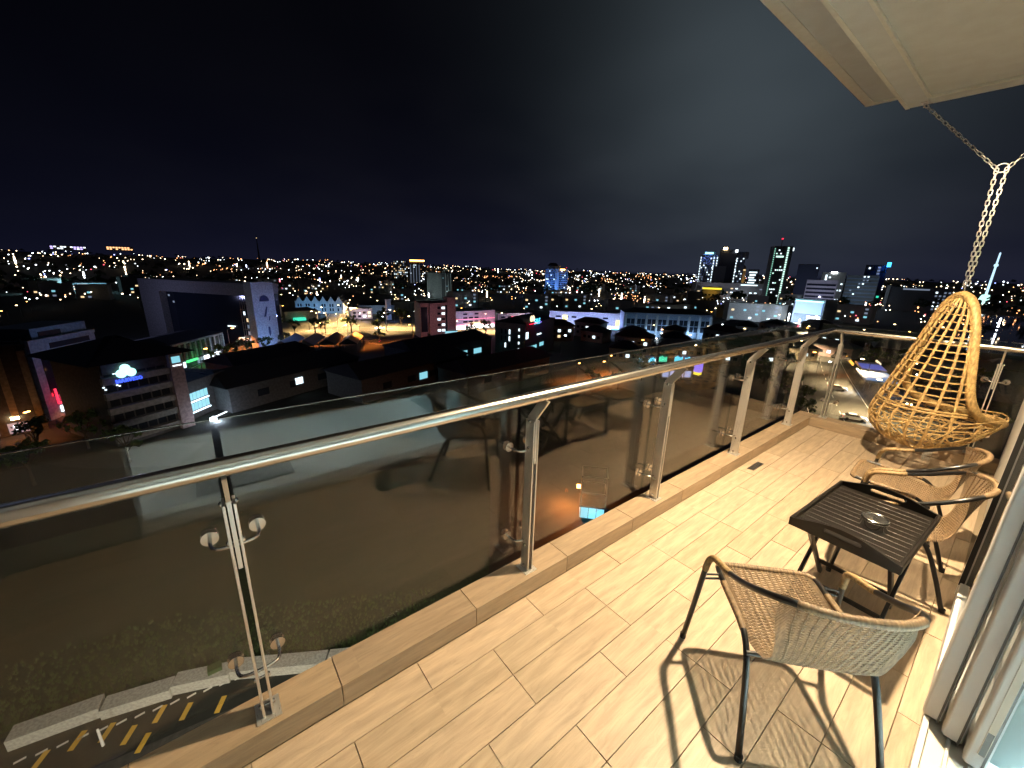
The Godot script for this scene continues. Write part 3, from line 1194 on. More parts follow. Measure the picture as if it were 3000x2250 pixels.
func city_materials() -> void:
	var an := noise(0.04, 61, 4)
	var ap := painted(256, 256, func(x, y):
		var k := 0.86 + 0.16 * an.get_noise_2d(x, y) + 0.05 * an.get_noise_2d(x * 6, y * 6)
		return Color(clampf(k, 0, 1), clampf(k, 0, 1), clampf(k * 0.98, 0, 1)))
	for q in [["ground", 0.030, 0.032, 0.026, 0.05], ["asphalt", 0.055, 0.054, 0.052, 0.12], ["lot", 0.085, 0.080, 0.072, 0.15], ["ledge", 0.60, 0.60, 0.56, 0.4], ["grass_soil", 0.045, 0.055, 0.022, 0.3]]:
		var m := mat(q[1], q[2], q[3], 0.9)
		m.albedo_texture = ap
		m.uv1_triplanar = true
		m.uv1_world_triplanar = true
		m.uv1_scale = Vector3.ONE * q[4]
		M[q[0]] = m
	for q in [["white_wall", 0.62, 0.62, 0.62], ["grey_wall", 0.33, 0.32, 0.31], ["dark_wall", 0.10, 0.10, 0.11], ["pink_wall", 0.42, 0.30, 0.31], ["blue_wall", 0.36, 0.44, 0.55], ["tan_wall", 0.40, 0.34, 0.26]]:
		var m := mat(q[1], q[2], q[3], 0.85)
		m.albedo_texture = ap
		m.uv1_triplanar = true
		m.uv1_scale = Vector3.ONE * 0.12
		M[q[0]] = m
	M.roof_dark = mat(0.022, 0.022, 0.030, 0.8)
	M.roof_tile = mat(0.05, 0.032, 0.03, 0.8)
	M.roof_metal = mat(0.14, 0.15, 0.17, 0.45)
	M.window_dark = mat(0.02, 0.025, 0.035, 0.08)
	M.window_white = glow(0.75, 0.92, 1.0, 2.0)
	M.window_cyan = glow(0.30, 0.80, 0.95, 0.85)
	M.window_warm = glow(1.0, 0.72, 0.38, 1.2)
	M.window_dim = glow(0.32, 0.40, 0.55, 0.5)
	M.shop_white = glow(0.85, 0.93, 1.0, 2.4)
	M.shop_warm = glow(1.0, 0.80, 0.50, 1.5)
	M.lamp_white = glow(0.82, 0.92, 1.0, 22.0)
	M.lamp_warm = glow(1.0, 0.72, 0.36, 20.0)
	M.lamp_orange = glow(1.0, 0.42, 0.10, 16.0)
	M.neon_red = glow(1.0, 0.03, 0.08, 1.6)
	M.neon_pink = glow(1.0, 0.22, 0.35, 1.6)
	M.neon_blue = glow(0.04, 0.10, 1.0, 1.8)
	M.neon_cyan = glow(0.08, 0.75, 1.0, 1.6)
	M.neon_aqua = glow(0.45, 1.0, 0.95, 2.0)
	M.neon_teal = glow(0.05, 0.85, 0.55, 1.0)
	M.neon_green = glow(0.08, 0.95, 0.25, 1.4)
	M.neon_yellow = glow(1.0, 0.80, 0.05, 1.5)
	M.neon_violet = glow(0.35, 0.22, 1.0, 1.2)
	M.logo_dark = mat(0.02, 0.03, 0.09, 0.5)
	M.post = mat(0.12, 0.12, 0.12, 0.5, 0.4)
	M.paint_white = mat(0.75, 0.75, 0.72, 0.6)
	M.paint_yellow = mat(0.72, 0.46, 0.07, 0.6)
	M.car_white = mat(0.75, 0.76, 0.78, 0.25)
	M.car_white.clearcoat_enabled = true
	M.car_white.clearcoat = 0.6
	M.car_dark = mat(0.03, 0.035, 0.05, 0.25)
	M.leaf = mat(0.045, 0.075, 0.022, 0.8)
	M.leaf.backlight_enabled = true
	M.leaf.backlight = Color(0.25, 0.3, 0.12)
	M.leaf_dark = mat(0.025, 0.045, 0.018, 0.85)
	M.bark = mat(0.07, 0.05, 0.035, 0.9)
	M.water = mat(0.01, 0.014, 0.02, 0.06)


# Ground that lies flat round the house and climbs to low hills.
func land(x: float, z: float) -> float:
	var r := Vector2(x, z).length()
	var az := rad_to_deg(atan2(x, -z))
	var hi := lerpf(44.0, 27.0, clampf((az - 18.0) / 20.0, 0, 1))
	var k := smoothstep(650.0, 2600.0, r)
	return GROUND + hi * k + k * 5.0 * sin(az * 0.55 + r * 0.0016) * sin(az * 0.21 + 1.3) + k * 2.5 * sin(az * 1.7 + r * 0.004)


func terrain() -> void:
	var b := MB.new()
	var rings := [6.0, 20.0, 60.0, 140.0, 260.0, 420.0, 600.0, 760.0, 940.0, 1150.0, 1400.0, 1700.0, 2000.0, 2300.0, 2600.0, 3000.0, 3600.0, 5000.0, 9000.0]
	var n := 144
	for i in rings.size():
		for k in n + 1:
			var a := TAU * k / n
			var x: float = rings[i] * sin(a)
			var z: float = -rings[i] * cos(a)
			var y := land(x, z)
			if rings[i] > 2700.0:
				y = land(x * 2600.0 / rings[i], z * 2600.0 / rings[i]) - (rings[i] - 2600.0) * 0.02
			b.vert(Vector3(x, y, z), Vector3.UP)
	for i in rings.size() - 1:
		for k in n:
			var q := i * (n + 1) + k
			b.face(q, q + 1, q + n + 2)
			b.face(q, q + n + 2, q + n + 1)
	struct("terrain", b, M.ground)
	# the bay on the right
	b = MB.new()
	b.quad(Vector3(290, GROUND + 0.05, -22), Vector3(1500, GROUND + 0.05, -60), Vector3(1500, GROUND + 0.05, 400), Vector3(290, GROUND + 0.05, 400), Vector3.UP)
	struct("bay_water", b, M.water)


func ribbon(called: String, pts: Array, width: float, m: Material, lift: float, marks := true) -> void:
	var p := smooth(pts.map(func(q): return Vector3(q.x, GROUND + lift, q.y)), 4.0)
	var b := MB.new()
	var mk := MB.new()
	for i in p.size():
		var d := (p[mini(i + 1, p.size() - 1)] - p[maxi(i - 1, 0)]).normalized()
		var s := d.cross(Vector3.UP)
		b.vert(p[i] - s * width / 2, Vector3.UP)
		b.vert(p[i] + s * width / 2, Vector3.UP)
		if i > 0:
			b.face(i * 2 - 2, i * 2 - 1, i * 2 + 1)
			b.face(i * 2 - 2, i * 2 + 1, i * 2)
			if marks and i % 2 == 0 and i + 1 < p.size():
				var e := p[i + 1] - p[i]
				var c := p[i] + e * 0.5 + Vector3(0, 0.006, 0)
				mk.quad(c - e * 0.4 - s * 0.09, c + e * 0.4 - s * 0.09, c + e * 0.4 + s * 0.09, c - e * 0.4 + s * 0.09, Vector3.UP)
			if marks:
				for w in [-0.44, 0.44]:
					var o: Vector3 = s * width * w + Vector3(0, 0.006, 0)
					mk.quad(p[i - 1] + o - s * 0.07, p[i] + o - s * 0.07, p[i] + o + s * 0.07, p[i - 1] + o + s * 0.07, Vector3.UP)
	var r := struct(called, b, m)
	if marks:
		part("road_marking", mk, M.paint_white, r)


# A building whose front runs from one corner to the other; its parts lie in
# local axes: x along the front, y up, z out of the front.
func building(called: String, label: String, category: String, p0: Vector2, p1: Vector2, depth: float, h: float, wall: Material, group := "", base := GROUND) -> Node3D:
	var t := thing(called, label, category, Vector3(p0.x, base, p0.y), 0.0, group)
	var d := (p1 - p0).normalized()
	t.basis = Basis(Vector3(d.x, 0, d.y), Vector3.UP, Vector3(-d.y, 0, d.x))
	var w := p0.distance_to(p1)
	t.set_meta("w", w)
	var b := MB.new()
	b.cc(Vector3(0, -2, -depth), Vector3(w, h, 0))
	part("wall", b, wall, t)
	b = MB.new()
	for q in [[Vector3(-0.15, h, -0.3), Vector3(w + 0.15, h + 0.7, 0.12)], [Vector3(-0.15, h, -depth - 0.12), Vector3(w + 0.15, h + 0.7, -depth + 0.3)], [Vector3(-0.15, h, -depth + 0.301), Vector3(0.2, h + 0.7, -0.301)], [Vector3(w - 0.2, h, -depth + 0.301), Vector3(w + 0.15, h + 0.7, -0.301)]]:
		b.cc(q[0], q[1])
	part("parapet", b, wall, t)
	t.remove_meta("w")
	return t


const FRONT := Transform3D(Basis(), Vector3.ZERO)


func left_face() -> Transform3D:
	return Transform3D(Basis(Vector3(0, 0, 1), Vector3.UP, Vector3(-1, 0, 0)), Vector3.ZERO)


func right_face(w: float) -> Transform3D:
	return Transform3D(Basis(Vector3(0, 0, -1), Vector3.UP, Vector3(1, 0, 0)), Vector3(w, 0, 0))


# A grid of windows, some lit.
func windows(t: Node3D, face: Transform3D, x0: float, x1: float, nx: int, y0: float, y1: float, ny: int, size: Vector2, lit: float, mats: Array, dark := true) -> void:
	var m := boxmesh(Vector3(size.x, size.y, 0.16))
	for j in ny:
		for i in nx:
			var on := rng.randf() < lit
			if not on and not dark:
				continue
			var x := lerpf(x0, x1, (i + 0.5) / nx)
			var y := lerpf(y0, y1, (j + 0.5) / ny)
			part("window", m, mats[rng.randi() % mats.size()] if on else M.window_dark, t, face * at(x, y, 0.0))


func bit(t: Node3D, called: String, a: Vector3, b: Vector3, m: Material, face := FRONT) -> MeshInstance3D:
	var q := MB.new()
	q.cc(a, b)
	return part(called, q, m, t, face)


func omni(t: Node3D, at_: Vector3, energy: float, c: Color, size := 0.25) -> void:
	var o := OmniLight3D.new()
	o.name = "light"
	o.position = at_
	o.light_energy = energy
	o.light_color = c
	o.light_size = size
	o.omni_range = 90
	o.omni_attenuation = 2
	o.shadow_enabled = true
	t.add_child(o, true)


const WARM := Color(1.0, 0.80, 0.52)
const ORANGE := Color(1.0, 0.55, 0.22)
const COOL := Color(0.82, 0.90, 1.0)

var lamp_post_mesh: Mesh
var lamp_head_mesh: Mesh


func street_lamp(x: float, z: float, turn: float, h: float, label: String, group: String, head: Material, energy: float, c: Color) -> void:
	if lamp_post_mesh == null:
		var b := MB.new()
		b.tube(PackedVector3Array([Vector3.ZERO, Vector3(0, 0.5, 0), Vector3(0, 0.96, 0)]), PackedFloat32Array([0.012, 0.010, 0.007]), 6)
		b.tube(PackedVector3Array([Vector3(0, 0.955, 0), Vector3(0.07, 0.985, 0), Vector3(0.2, 1.0, 0)]), 0.006, 5)
		lamp_post_mesh = b.mesh()
		b = MB.new()
		b.bx(Vector3.ZERO, Vector3(0.9, 0.16, 0.36), 0.04)
		lamp_head_mesh = b.mesh()
	var t := thing("street_lamp", label, "street lamp", Vector3(x, GROUND, z), turn, group)
	part("post", lamp_post_mesh, M.post, t, Transform3D(Basis().scaled(Vector3(h, h, h)), Vector3.ZERO))
	part("lamp_head", lamp_head_mesh, head, t, at(0.2 * h + 0.3, h, 0))
	if energy > 0.0:
		var o := SpotLight3D.new()
		o.name = "light"
		o.position = Vector3(0.2 * h + 0.3, h - 0.3, 0)
		o.rotation.x = -PI / 2
		o.light_energy = energy
		o.light_color = c
		o.light_size = 0.25
		o.spot_angle = 66
		o.spot_angle_attenuation = 0.5
		o.spot_range = 90
		o.spot_attenuation = 2
		o.shadow_enabled = true
		t.add_child(o, true)


func sign_text(t: Node3D, words: String, height: float, m: Material, xf: Transform3D, called := "sign_lettering") -> void:
	var f := SystemFont.new()
	f.font_names = PackedStringArray(["Droid Sans"])
	f.font_weight = 700
	var tm := TextMesh.new()
	tm.font = f
	tm.text = words
	tm.font_size = 32
	tm.pixel_size = height / 24.0
	tm.depth = 0.18
	tm.curve_step = 2.0
	part(called, tm, m, t, xf)


func hip_roof(t: Node3D, w: float, d: float, y: float, rise: float, over: float, m: Material, inset := -1.0) -> void:
	var i := inset if inset >= 0.0 else d * 0.45
	var a := Vector3(-over, y, over)
	var b := Vector3(w + over, y, over)
	var c := Vector3(w + over, y, -d - over)
	var e := Vector3(-over, y, -d - over)
	var r0 := Vector3(i, y + rise, -d / 2)
	var r1 := Vector3(w - i, y + rise, -d / 2)
	var q := MB.new()
	q.quad(a, b, r1, r0, Vector3(0, 1, 1))
	q.quad(c, e, r0, r1, Vector3(0, 1, -1))
	q.tri(b, c, r1, Vector3(1, 1, 0))
	q.tri(e, a, r0, Vector3(-1, 1, 0))
	q.quad(a, b, c, e, Vector3.DOWN)
	part("roof", q, m, t)


func landmarks() -> void:
	var s: MB
	# office block with the glowing logo
	var t := building("office_block", "dark office block with a big hipped roof, balcony bands and a glowing cyan logo", "building", Vector2(-14.1, -91.9), Vector2(-4.0, -97.9), 15, 14.2, M.dark_wall)
	hip_roof(t, 11.8, 15, 14.95, 3.2, 2.2, M.roof_dark)
	for k in 5:
		bit(t, "balcony_band", Vector3(-0.2, 0.8 + k * 2.6, 0.002), Vector3(9.6, 1.9 + k * 2.6, 0.75), M.grey_wall)
		windows(t, FRONT, 0.3, 9.4, 6, 1.95 + k * 2.6, 3.35 + k * 2.6, 1, Vector2(1.25, 1.2), 0.0, [M.window_white])
	bit(t, "stair_tower", Vector3(9.7, 0, 0.003), Vector3(11.9, 14.8, 0.9), M.pink_wall)
	bit(t, "fascia", Vector3(0.2, 12.9, 0.003), Vector3(9.6, 14.9, 0.3), M.dark_wall)
	bit(t, "window", Vector3(10.1, 13.0, 0.91), Vector3(11.5, 14.2, 0.98), M.window_cyan)
	bit(t, "light_strip", Vector3(10.1, 12.4, 0.91), Vector3(11.6, 12.6, 1.0), M.shop_white)
	for q in [Vector2(3.15, 13.55), Vector2(2.5, 12.75), Vector2(3.85, 12.75)]:
		s = MB.new()
		s.lathe(Transform3D(Basis(Vector3(1, 0, 0), PI / 2), Vector3(q.x, q.y, 0.8)), [Vector2(0, 0.22), Vector2(0.55, 0.16), Vector2(0.72, 0.0), Vector2(0.72, -0.2), Vector2(0, -0.2)], 24)
		part("logo_lobe", s, M.neon_aqua, t)
	sign_text(t, "MARVESO", 0.62, M.neon_blue, at(3.3, 11.55, 0.9))
	bit(t, "lamp", Vector3(1.3, 12.9, 0.8), Vector3(1.75, 13.05, 0.9), M.window_white)
	for q in [Vector2(-0.4, 10.9), Vector2(-0.2, 10.5), Vector2(1.4, 10.9), Vector2(1.7, 10.7)]:
		bit(t, "lamp", Vector3(q.x, q.y, 0.8), Vector3(q.x + 0.25, q.y + 0.2, 0.95), M.window_white)
	omni(t, Vector3(3.2, 12.8, 2.2), 1.6, Color(0.25, 0.4, 1.0), 0.4)
	# white block with red neon
	t = building("white_block", "pale block with blue glass strips and red neon frames near its foot", "building", Vector2(-26.0, -115.1), Vector2(-18.9, -129.1), 14, 15.4, M.blue_wall)
	bit(t, "upper_storey", Vector3(2.5, 15.4, -9), Vector3(15.6, 18.0, -1.2), M.blue_wall)
	bit(t, "window", Vector3(4.0, 16.2, -1.25), Vector3(9, 17.2, -1.1), M.window_dark)
	for q in [[1.6, 3.9], [5.2, 7.4], [8.6, 12.5]]:
		bit(t, "glass_strip", Vector3(q[0], 4.6, -0.05), Vector3(q[1], 13.6, 0.08), M.window_dark)
	bit(t, "glass_strip", Vector3(4.2, 13.9, -0.05), Vector3(14, 15.0, 0.09), M.window_dark)
	for q in [[2.2, 3.1, 6.0], [4.5, 3.1, 6.6], [8.1, 3.3, 7.6]]:
		bit(t, "neon_tube", Vector3(q[0], q[1], 0.1), Vector3(q[0] + 0.28, q[2], 0.35), M.neon_red)
	bit(t, "neon_tube", Vector3(2.2, 2.8, 0.1), Vector3(4.8, 3.08, 0.35), M.neon_red)
	for q in [[2.6, 4.7], [6.4, 8.0], [9.6, 10.6]]:
		bit(t, "window", Vector3(q[0], 1.0, 0.02), Vector3(q[1], 2.3, 0.15), M.window_white)
	omni(t, Vector3(3.5, 4.4, 1.8), 9.0, Color(1.0, 0.12, 0.2), 0.4)
	omni(t, Vector3(5.5, 13.0, 13.0), 22.0, Color(0.55, 0.72, 1.0), 0.6)
	# dark block at the left edge with lit ground floor
	t = building("dark_block", "dark block at the left edge with lit white shopfronts on its ground floor", "building", Vector2(-46.0, -104.5), Vector2(-25.4, -109.8), 14, 15.6, M.dark_wall)
	for k in 8:
		bit(t, "pilaster", Vector3(0.6 + k * 2.8, 2.9, 0.002), Vector3(1.5 + k * 2.8, 15.2, 0.4), M.tan_wall)
	for k in 3:
		bit(t, "shopfront", Vector3(9.6 + k * 3.5, 0.4, 0.02), Vector3(12.0 + k * 3.5, 2.3, 0.12), M.window_dim)
		bit(t, "window", Vector3(10.2 + k * 3.5, 0.7, 0.122), Vector3(10.9 + k * 3.5, 1.9, 0.15), M.shop_white)
	bit(t, "wall_lamp", Vector3(17.2, 3.0, 0.1), Vector3(18.3, 3.5, 0.5), M.lamp_warm)
	omni(t, Vector3(17.8, 2.2, 2.2), 5.0, ORANGE, 0.2)

	# the portal-frame building
	t = building("portal_building", "pale portal-shaped building, a beam on two legs over dark glass", "building", Vector2(-14.6, -227.5), Vector2(18.8, -177.0), 9, 19.4, M.window_dark)
	var w := 60.6
	bit(t, "left_leg", Vector3(-0.2, -1, -9.2), Vector3(11.2, 19.5, 2.6), M.grey_wall)
	bit(t, "beam", Vector3(-0.2, 19.51, -9.2), Vector3(w, 24.0, 2.6), M.grey_wall)
	bit(t, "right_leg", Vector3(w - 3.0, -1, -6.5), Vector3(w + 0.6, 24.6, 2.7), M.white_wall)
	s = MB.new()
	for k in 6:
		s.cc(Vector3(w - 9.5 + k * 1.1, 0.3, 0.02), Vector3(w - 9.4 + k * 1.1, 19.0, 0.12))
	for k in 7:
		s.cc(Vector3(w - 9.5, 1.6 + k * 2.5, 0.021), Vector3(w - 3.1, 1.7 + k * 2.5, 0.121))
	part("mullion", s, M.grey_wall, t)
	windows(t, FRONT, w - 9.5, w - 3.2, 6, 1.5, 19, 7, Vector2(0.8, 1.3), 0.22, [M.window_dim, M.window_white, M.window_warm], false)
	windows(t, FRONT, 11.5, 20, 4, 9, 19, 4, Vector2(0.9, 0.7), 0.35, [M.window_white, M.window_dim], false)
	bit(t, "canopy_light", Vector3(w - 9, 3.0, 0.3), Vector3(w - 3.05, 3.8, 3.0), M.window_cyan)
	bit(t, "canopy_light", Vector3(w - 17, 7.2, 0.1), Vector3(w - 13.5, 7.6, 0.6), M.window_white)
	var rf := right_face(w + 0.6)
	s = MB.new()
	var half := PackedVector2Array()
	for i in 13:
		half.append(Vector2(2.0 + 2.0 * cos(PI * i / 12.0), 17.6 + 2.2 * sin(PI * i / 12.0)))
	s.extrude(rf * at(0, 0, 0.05), half, 0.1)
	part("logo_dome", s, M.logo_dark, t)
	for q in [[PackedVector2Array([Vector2(1.1, 11.9), Vector2(1.9, 11.9), Vector2(2.9, 15.3), Vector2(2.5, 15.6)])], [PackedVector2Array([Vector2(2.8, 10.2), Vector2(3.3, 11.8), Vector2(3.7, 12.1), Vector2(3.2, 10.4)])], [PackedVector2Array([Vector2(2.4, 4.6), Vector2(2.1, 6.0), Vector2(2.2, 8.0), Vector2(2.9, 8.0), Vector2(3.0, 6.0), Vector2(2.7, 4.4)])]]:
		s = MB.new()
		s.extrude(rf * at(0, 0, 0.05), q[0], 0.1)
		part("logo_stroke", s, M.logo_dark, t)
	omni(t, Vector3(w + 9, 2.0, -1.0), 62.0, Color(0.55, 0.70, 1.0), 0.5)
	omni(t, Vector3(w + 10, 13.0, 1.0), 75.0, Color(0.55, 0.68, 1.0), 0.5)
	omni(t, Vector3(20, 16.0, 26.0), 120.0, Color(0.72, 0.74, 1.0), 0.6)
	bit(t, "floodlight", Vector3(w + 8.7, 12.8, 0.8), Vector3(w + 9.3, 13.2, 1.3), M.post)
	# long block with pilasters in front of it
	t = building("pilaster_block", "low grey block with a row of pilasters above lit shopfronts and a green sign", "building", Vector2(-7.4, -149.8), Vector2(5.7, -169.9), 14, 7.4, M.dark_wall)
	hip_roof(t, 24, 14, 8.12, 1.3, 0.3, M.roof_dark, 3.0)
	for k in 11:
		bit(t, "pilaster", Vector3(0.1 + k * 2.33, 2.6, 0.002), Vector3(0.9 + k * 2.33, 7.4, 0.6), M.grey_wall)
	bit(t, "fascia", Vector3(0, 7.4, 0.125), Vector3(24, 8.0, 0.62), M.grey_wall)
	for q in [[1.2, 4.6, M.window_white], [10.0, 12.6, M.window_dim], [13.2, 15.8, M.shop_white], [17.5, 22.0, M.shop_white]]:
		bit(t, "shopfront", Vector3(q[0], 0.3, 0.02), Vector3(q[1], 2.0, 0.2), q[2])
	bit(t, "green_sign", Vector3(5.0, 1.6, 0.1), Vector3(9.8, 2.2, 0.5), M.neon_green)
	omni(t, Vector3(20, 2.6, 4.0), 18.0, COOL)
	omni(t, Vector3(8, 2.0, 3.0), 6.0, Color(0.3, 1.0, 0.5))
	# small block with cyan-lit rooms, and its yard lamp
	t = building("lit_hall", "low dark hall with two rows of cyan-lit windows and a white yard lamp", "building", Vector2(-4.6, -99.9), Vector2(3.4, -109.4), 10, 7.2, M.dark_wall)
	for k in 2:
		windows(t, FRONT, 0.2, 6.2, 6, 1.6 + k * 2.2, 3.5 + k * 2.2, 1, Vector2(0.88, 1.5), 1.0, [M.window_cyan])
		bit(t, "light_strip", Vector3(0.2, 1.35 + k * 2.2, 0.02), Vector3(6.2, 1.6 + k * 2.2, 0.3), M.window_white)
	bit(t, "strip_lamp", Vector3(3.2, -0.2, 3.0), Vector3(7.5, 0.1, 3.4), M.shop_white)
	bit(t, "yard_lamp", Vector3(0.6, 0.1, 4.2), Vector3(1.6, 0.8, 4.8), M.lamp_white)
	omni(t, Vector3(1.1, 0.5, 5.4), 26.0, COOL)

	# purplish office tower with side wing
	t = building("office_block", "pinkish office block with a taller stair tower and a few lit windows", "building", Vector2(79.4, -168.2), Vector2(95.2, -164.7), 12, 15.4, M.pink_wall)
	bit(t, "stair_tower", Vector3(12.4, -1, -6), Vector3(16.4, 18.4, 0.4), M.pink_wall)
	bit(t, "pillar", Vector3(4.0, -1, 0.002), Vector3(6.6, 15.9, 0.9), M.pink_wall)
	bit(t, "glass_wall", Vector3(0.3, 3, 0.003), Vector3(3.2, 14.2, 0.12), M.window_dark)
	windows(t, FRONT, 7.6, 11.6, 2, 2.2, 15, 5, Vector2(1.5, 1.0), 0.45, [M.window_white])
	bit(t, "glass_strip", Vector3(11.6, 3, 0.002), Vector3(12.35, 15, 0.1), M.window_dark)
	bit(t, "shopfront", Vector3(11.2, 1.0, 0.5), Vector3(17.0, 3.0, 0.9), M.window_cyan)
	omni(t, Vector3(8, 9, 16), 62.0, Color(1.0, 0.72, 0.78), 0.5)
	# corner block with the red and teal sign
	t = building("corner_block", "grey corner block with slit windows and a red and teal rooftop sign", "building", Vector2(91.4, -108.7), Vector2(114.9, -118.4), 12.6, 12.4, M.dark_wall)
	var lf := left_face()
	bit(t, "end_wall", Vector3(-12.5, -1, 0.002), Vector3(-0.02, 12.9, 0.25), M.grey_wall, lf)
	windows(t, lf * at(0, 0, 0.25), -10.5, -5.5, 3, 3.5, 11, 3, Vector2(0.55, 1.7), 0.75, [M.window_white])
	windows(t, lf * at(0, 0, 0.25), -3.6, -1.2, 1, 2.5, 12, 4, Vector2(0.5, 0.9), 1.0, [M.window_white])
	bit(t, "window", Vector3(0.4, 7.6, 0.02), Vector3(2.2, 10.0, 0.14), M.window_white)
	windows(t, FRONT, 2.8, 9.6, 5, 1.7, 4.6, 2, Vector2(1.25, 1.25), 1.0, [M.window_cyan])
	bit(t, "window", Vector3(12.0, 3.4, 0.02), Vector3(15.5, 4.8, 0.14), M.window_cyan)
	bit(t, "window", Vector3(9.4, 8.0, 0.02), Vector3(13.0, 8.5, 0.14), M.window_white)
	hip_roof(t, 23.5, 12.6, 13.15, 2.0, 0.3, M.roof_dark, 5.0)
	s = MB.new()
	for e in [[4.2, 13.2, 2.2], [5.6, 13.2, 2.6]]:
		s.lathe(Transform3D(Basis(Vector3(1, 0, 0), PI / 2), Vector3(e[0], 14.6, 0.2)), [Vector2(0, 0.15), Vector2(0.9, 0.12), Vector2(1.15, -0.1), Vector2(0, -0.1)], 20)
	part("sign_emblem", s, M.shop_warm, t)
	sign_text(t, "S&E", 2.1, M.neon_cyan, at(8.7, 13.3, 0.3))
	bit(t, "neon_tube", Vector3(2.4, 12.6, 0.2), Vector3(8.6, 12.85, 0.4), M.neon_red)
	bit(t, "neon_tube", Vector3(8.7, 12.6, 0.2), Vector3(12.4, 12.85, 0.4), M.neon_violet)
	omni(t, Vector3(4.4, 14.4, 1.6), 9.0, Color(1.0, 0.10, 0.16), 0.4)
	omni(t, Vector3(11.0, 13.8, 2.2), 4.0, Color(0.45, 0.2, 1.0), 0.4)
	omni(t, Vector3(-14, 5.0, 4.0), 24.0, Color(1.0, 0.86, 0.78), 0.5)

	# lit shopping rows
	t = building("shopping_block", "white shopping block banded with red and pink light strips", "building", Vector2(106.4, -183.4), Vector2(131.1, -182.9), 14, 9.0, M.white_wall)
	for k in 3:
		windows(t, FRONT, 4, 14.5, 3, 3.4 + k * 2.0, 4.8 + k * 2.0, 1, Vector2(2.5, 0.85), 0.12, [M.window_dim])
	bit(t, "light_strip", Vector3(0, 5.3, 0.15), Vector3(24.7, 5.55, 0.4), M.neon_pink)
	bit(t, "light_strip", Vector3(0, 2.3, 0.15), Vector3(24.7, 2.7, 0.6), M.neon_pink)
	for k in 8:
		bit(t, "shopfront", Vector3(0.3 + k * 3.05, 0.2, 0.02), Vector3(3.0 + k * 3.05, 2.1, 0.12), M.shop_white)
	omni(t, Vector3(5, 4.5, 7), 46.0, Color(0.80, 0.72, 1.0))
	omni(t, Vector3(18, 4.0, 7), 46.0, Color(1.0, 0.62, 0.85))
	t = building("shopping_block", "low white shop row with a red sign, behind the corner block", "building", Vector2(136.8, -187.4), Vector2(157.3, -181.2), 12, 6.4, M.white_wall)
	windows(t, FRONT, 1, 9, 2, 2.6, 5.6, 2, Vector2(2.6, 0.9), 0.2, [M.window_dim])
	bit(t, "red_sign", Vector3(8.0, 3.2, 0.1), Vector3(10.6, 5.2, 0.4), M.neon_red)
	bit(t, "shopfront", Vector3(0.3, 0.2, 0.02), Vector3(20, 1.9, 0.12), M.shop_warm)
	omni(t, Vector3(13, 4, 6), 42.0, Color(1.0, 0.85, 0.9))
	t = building("shopping_block", "long bluish white shop row with yellow signs, left of the columned hall", "building", Vector2(161.4, -170.8), Vector2(189.2, -139.4), 14, 8.6, M.white_wall)
	windows(t, FRONT, 3, 34, 7, 2.8, 7.4, 2, Vector2(2.8, 1.0), 0.3, [M.window_dim])
	for k in 8:
		bit(t, "shopfront", Vector3(1.0 + k * 5.0, 0.2, 0.02), Vector3(5.4 + k * 5.0, 2.0, 0.12), M.shop_white)
	bit(t, "yellow_sign", Vector3(7.6, 4.6, 0.1), Vector3(10.4, 7.2, 0.5), M.neon_yellow)
	bit(t, "yellow_sign", Vector3(37.6, 2.2, 0.1), Vector3(39.8, 5.6, 0.5), M.neon_yellow)
	for k in 4:
		omni(t, Vector3(5 + k * 10.0, 4, 7), 95.0, Color(0.66, 0.72, 1.0))
	t = building("columned_hall", "long blue hall with tall columns and glazed bays lit from its foot", "building", Vector2(173.1, -127.5), Vector2(203.1, -96.9), 16, 11.4, M.blue_wall)
	hip_roof(t, 42.8, 16, 12.12, 2.0, 0.4, M.roof_dark, 6.0)
	for k in 9:
		bit(t, "column", Vector3(0.4 + k * 5.2, 0, 0.002), Vector3(1.2 + k * 5.2, 11.2, 0.9), M.white_wall)
	for k in 8:
		windows(t, FRONT, 1.3 + k * 5.2, 5.5 + k * 5.2, 2, 3.0, 9.2, 2, Vector2(1.8, 2.7), 0.0, [M.window_dim])
	bit(t, "light_strip", Vector3(-6, 3.2, 3.0), Vector3(2.0, 3.7, 3.4), M.neon_cyan)
	for k in 6:
		bit(t, "wall_lamp", Vector3(5.0 + k * 7.0, 1.9, 1.2), Vector3(5.5 + k * 7.0, 2.3, 1.6), M.lamp_white)
		omni(t, Vector3(5.2 + k * 7.0, 2.0, 3.0), 24.0, Color(0.62, 0.80, 1.0))
	bit(t, "lit_sign", Vector3(41.0, 3.0, 0.1), Vector3(44.5, 7.0, 0.5), M.shop_warm)

	# row of gabled houses, floodlit
	t = building("gabled_row", "row of six gabled white houses floodlit pale blue", "row of houses", Vector2(51.8, -295.5), Vector2(77.8, -281.5), 12, 7.4, M.white_wall)
	for k in 6:
		s = MB.new()
		var x0 := 0.4 + k * 4.9
		s.extrude(at(0, 0, -5.9), PackedVector2Array([Vector2(x0, 7.4), Vector2(x0 + 4.4, 7.4), Vector2(x0 + 2.2, 11.2)]), 12.2)
		part("gable", s, M.white_wall, t)
		s = MB.new()
		s.quad(Vector3(x0 - 0.3, 7.3, 0.5), Vector3(x0 + 2.2, 11.5, 0.5), Vector3(x0 + 2.2, 11.5, -12.4), Vector3(x0 - 0.3, 7.3, -12.4), Vector3(-1, 1, 0))
		s.quad(Vector3(x0 + 4.7, 7.3, 0.5), Vector3(x0 + 2.2, 11.5, 0.5), Vector3(x0 + 2.2, 11.5, -12.4), Vector3(x0 + 4.7, 7.3, -12.4), Vector3(1, 1, 0))
		part("roof", s, M.roof_dark, t)
		windows(t, FRONT, x0 + 0.6, x0 + 3.8, 2, 1.2, 6.8, 2, Vector2(0.9, 1.9), 0.2, [M.window_dim])
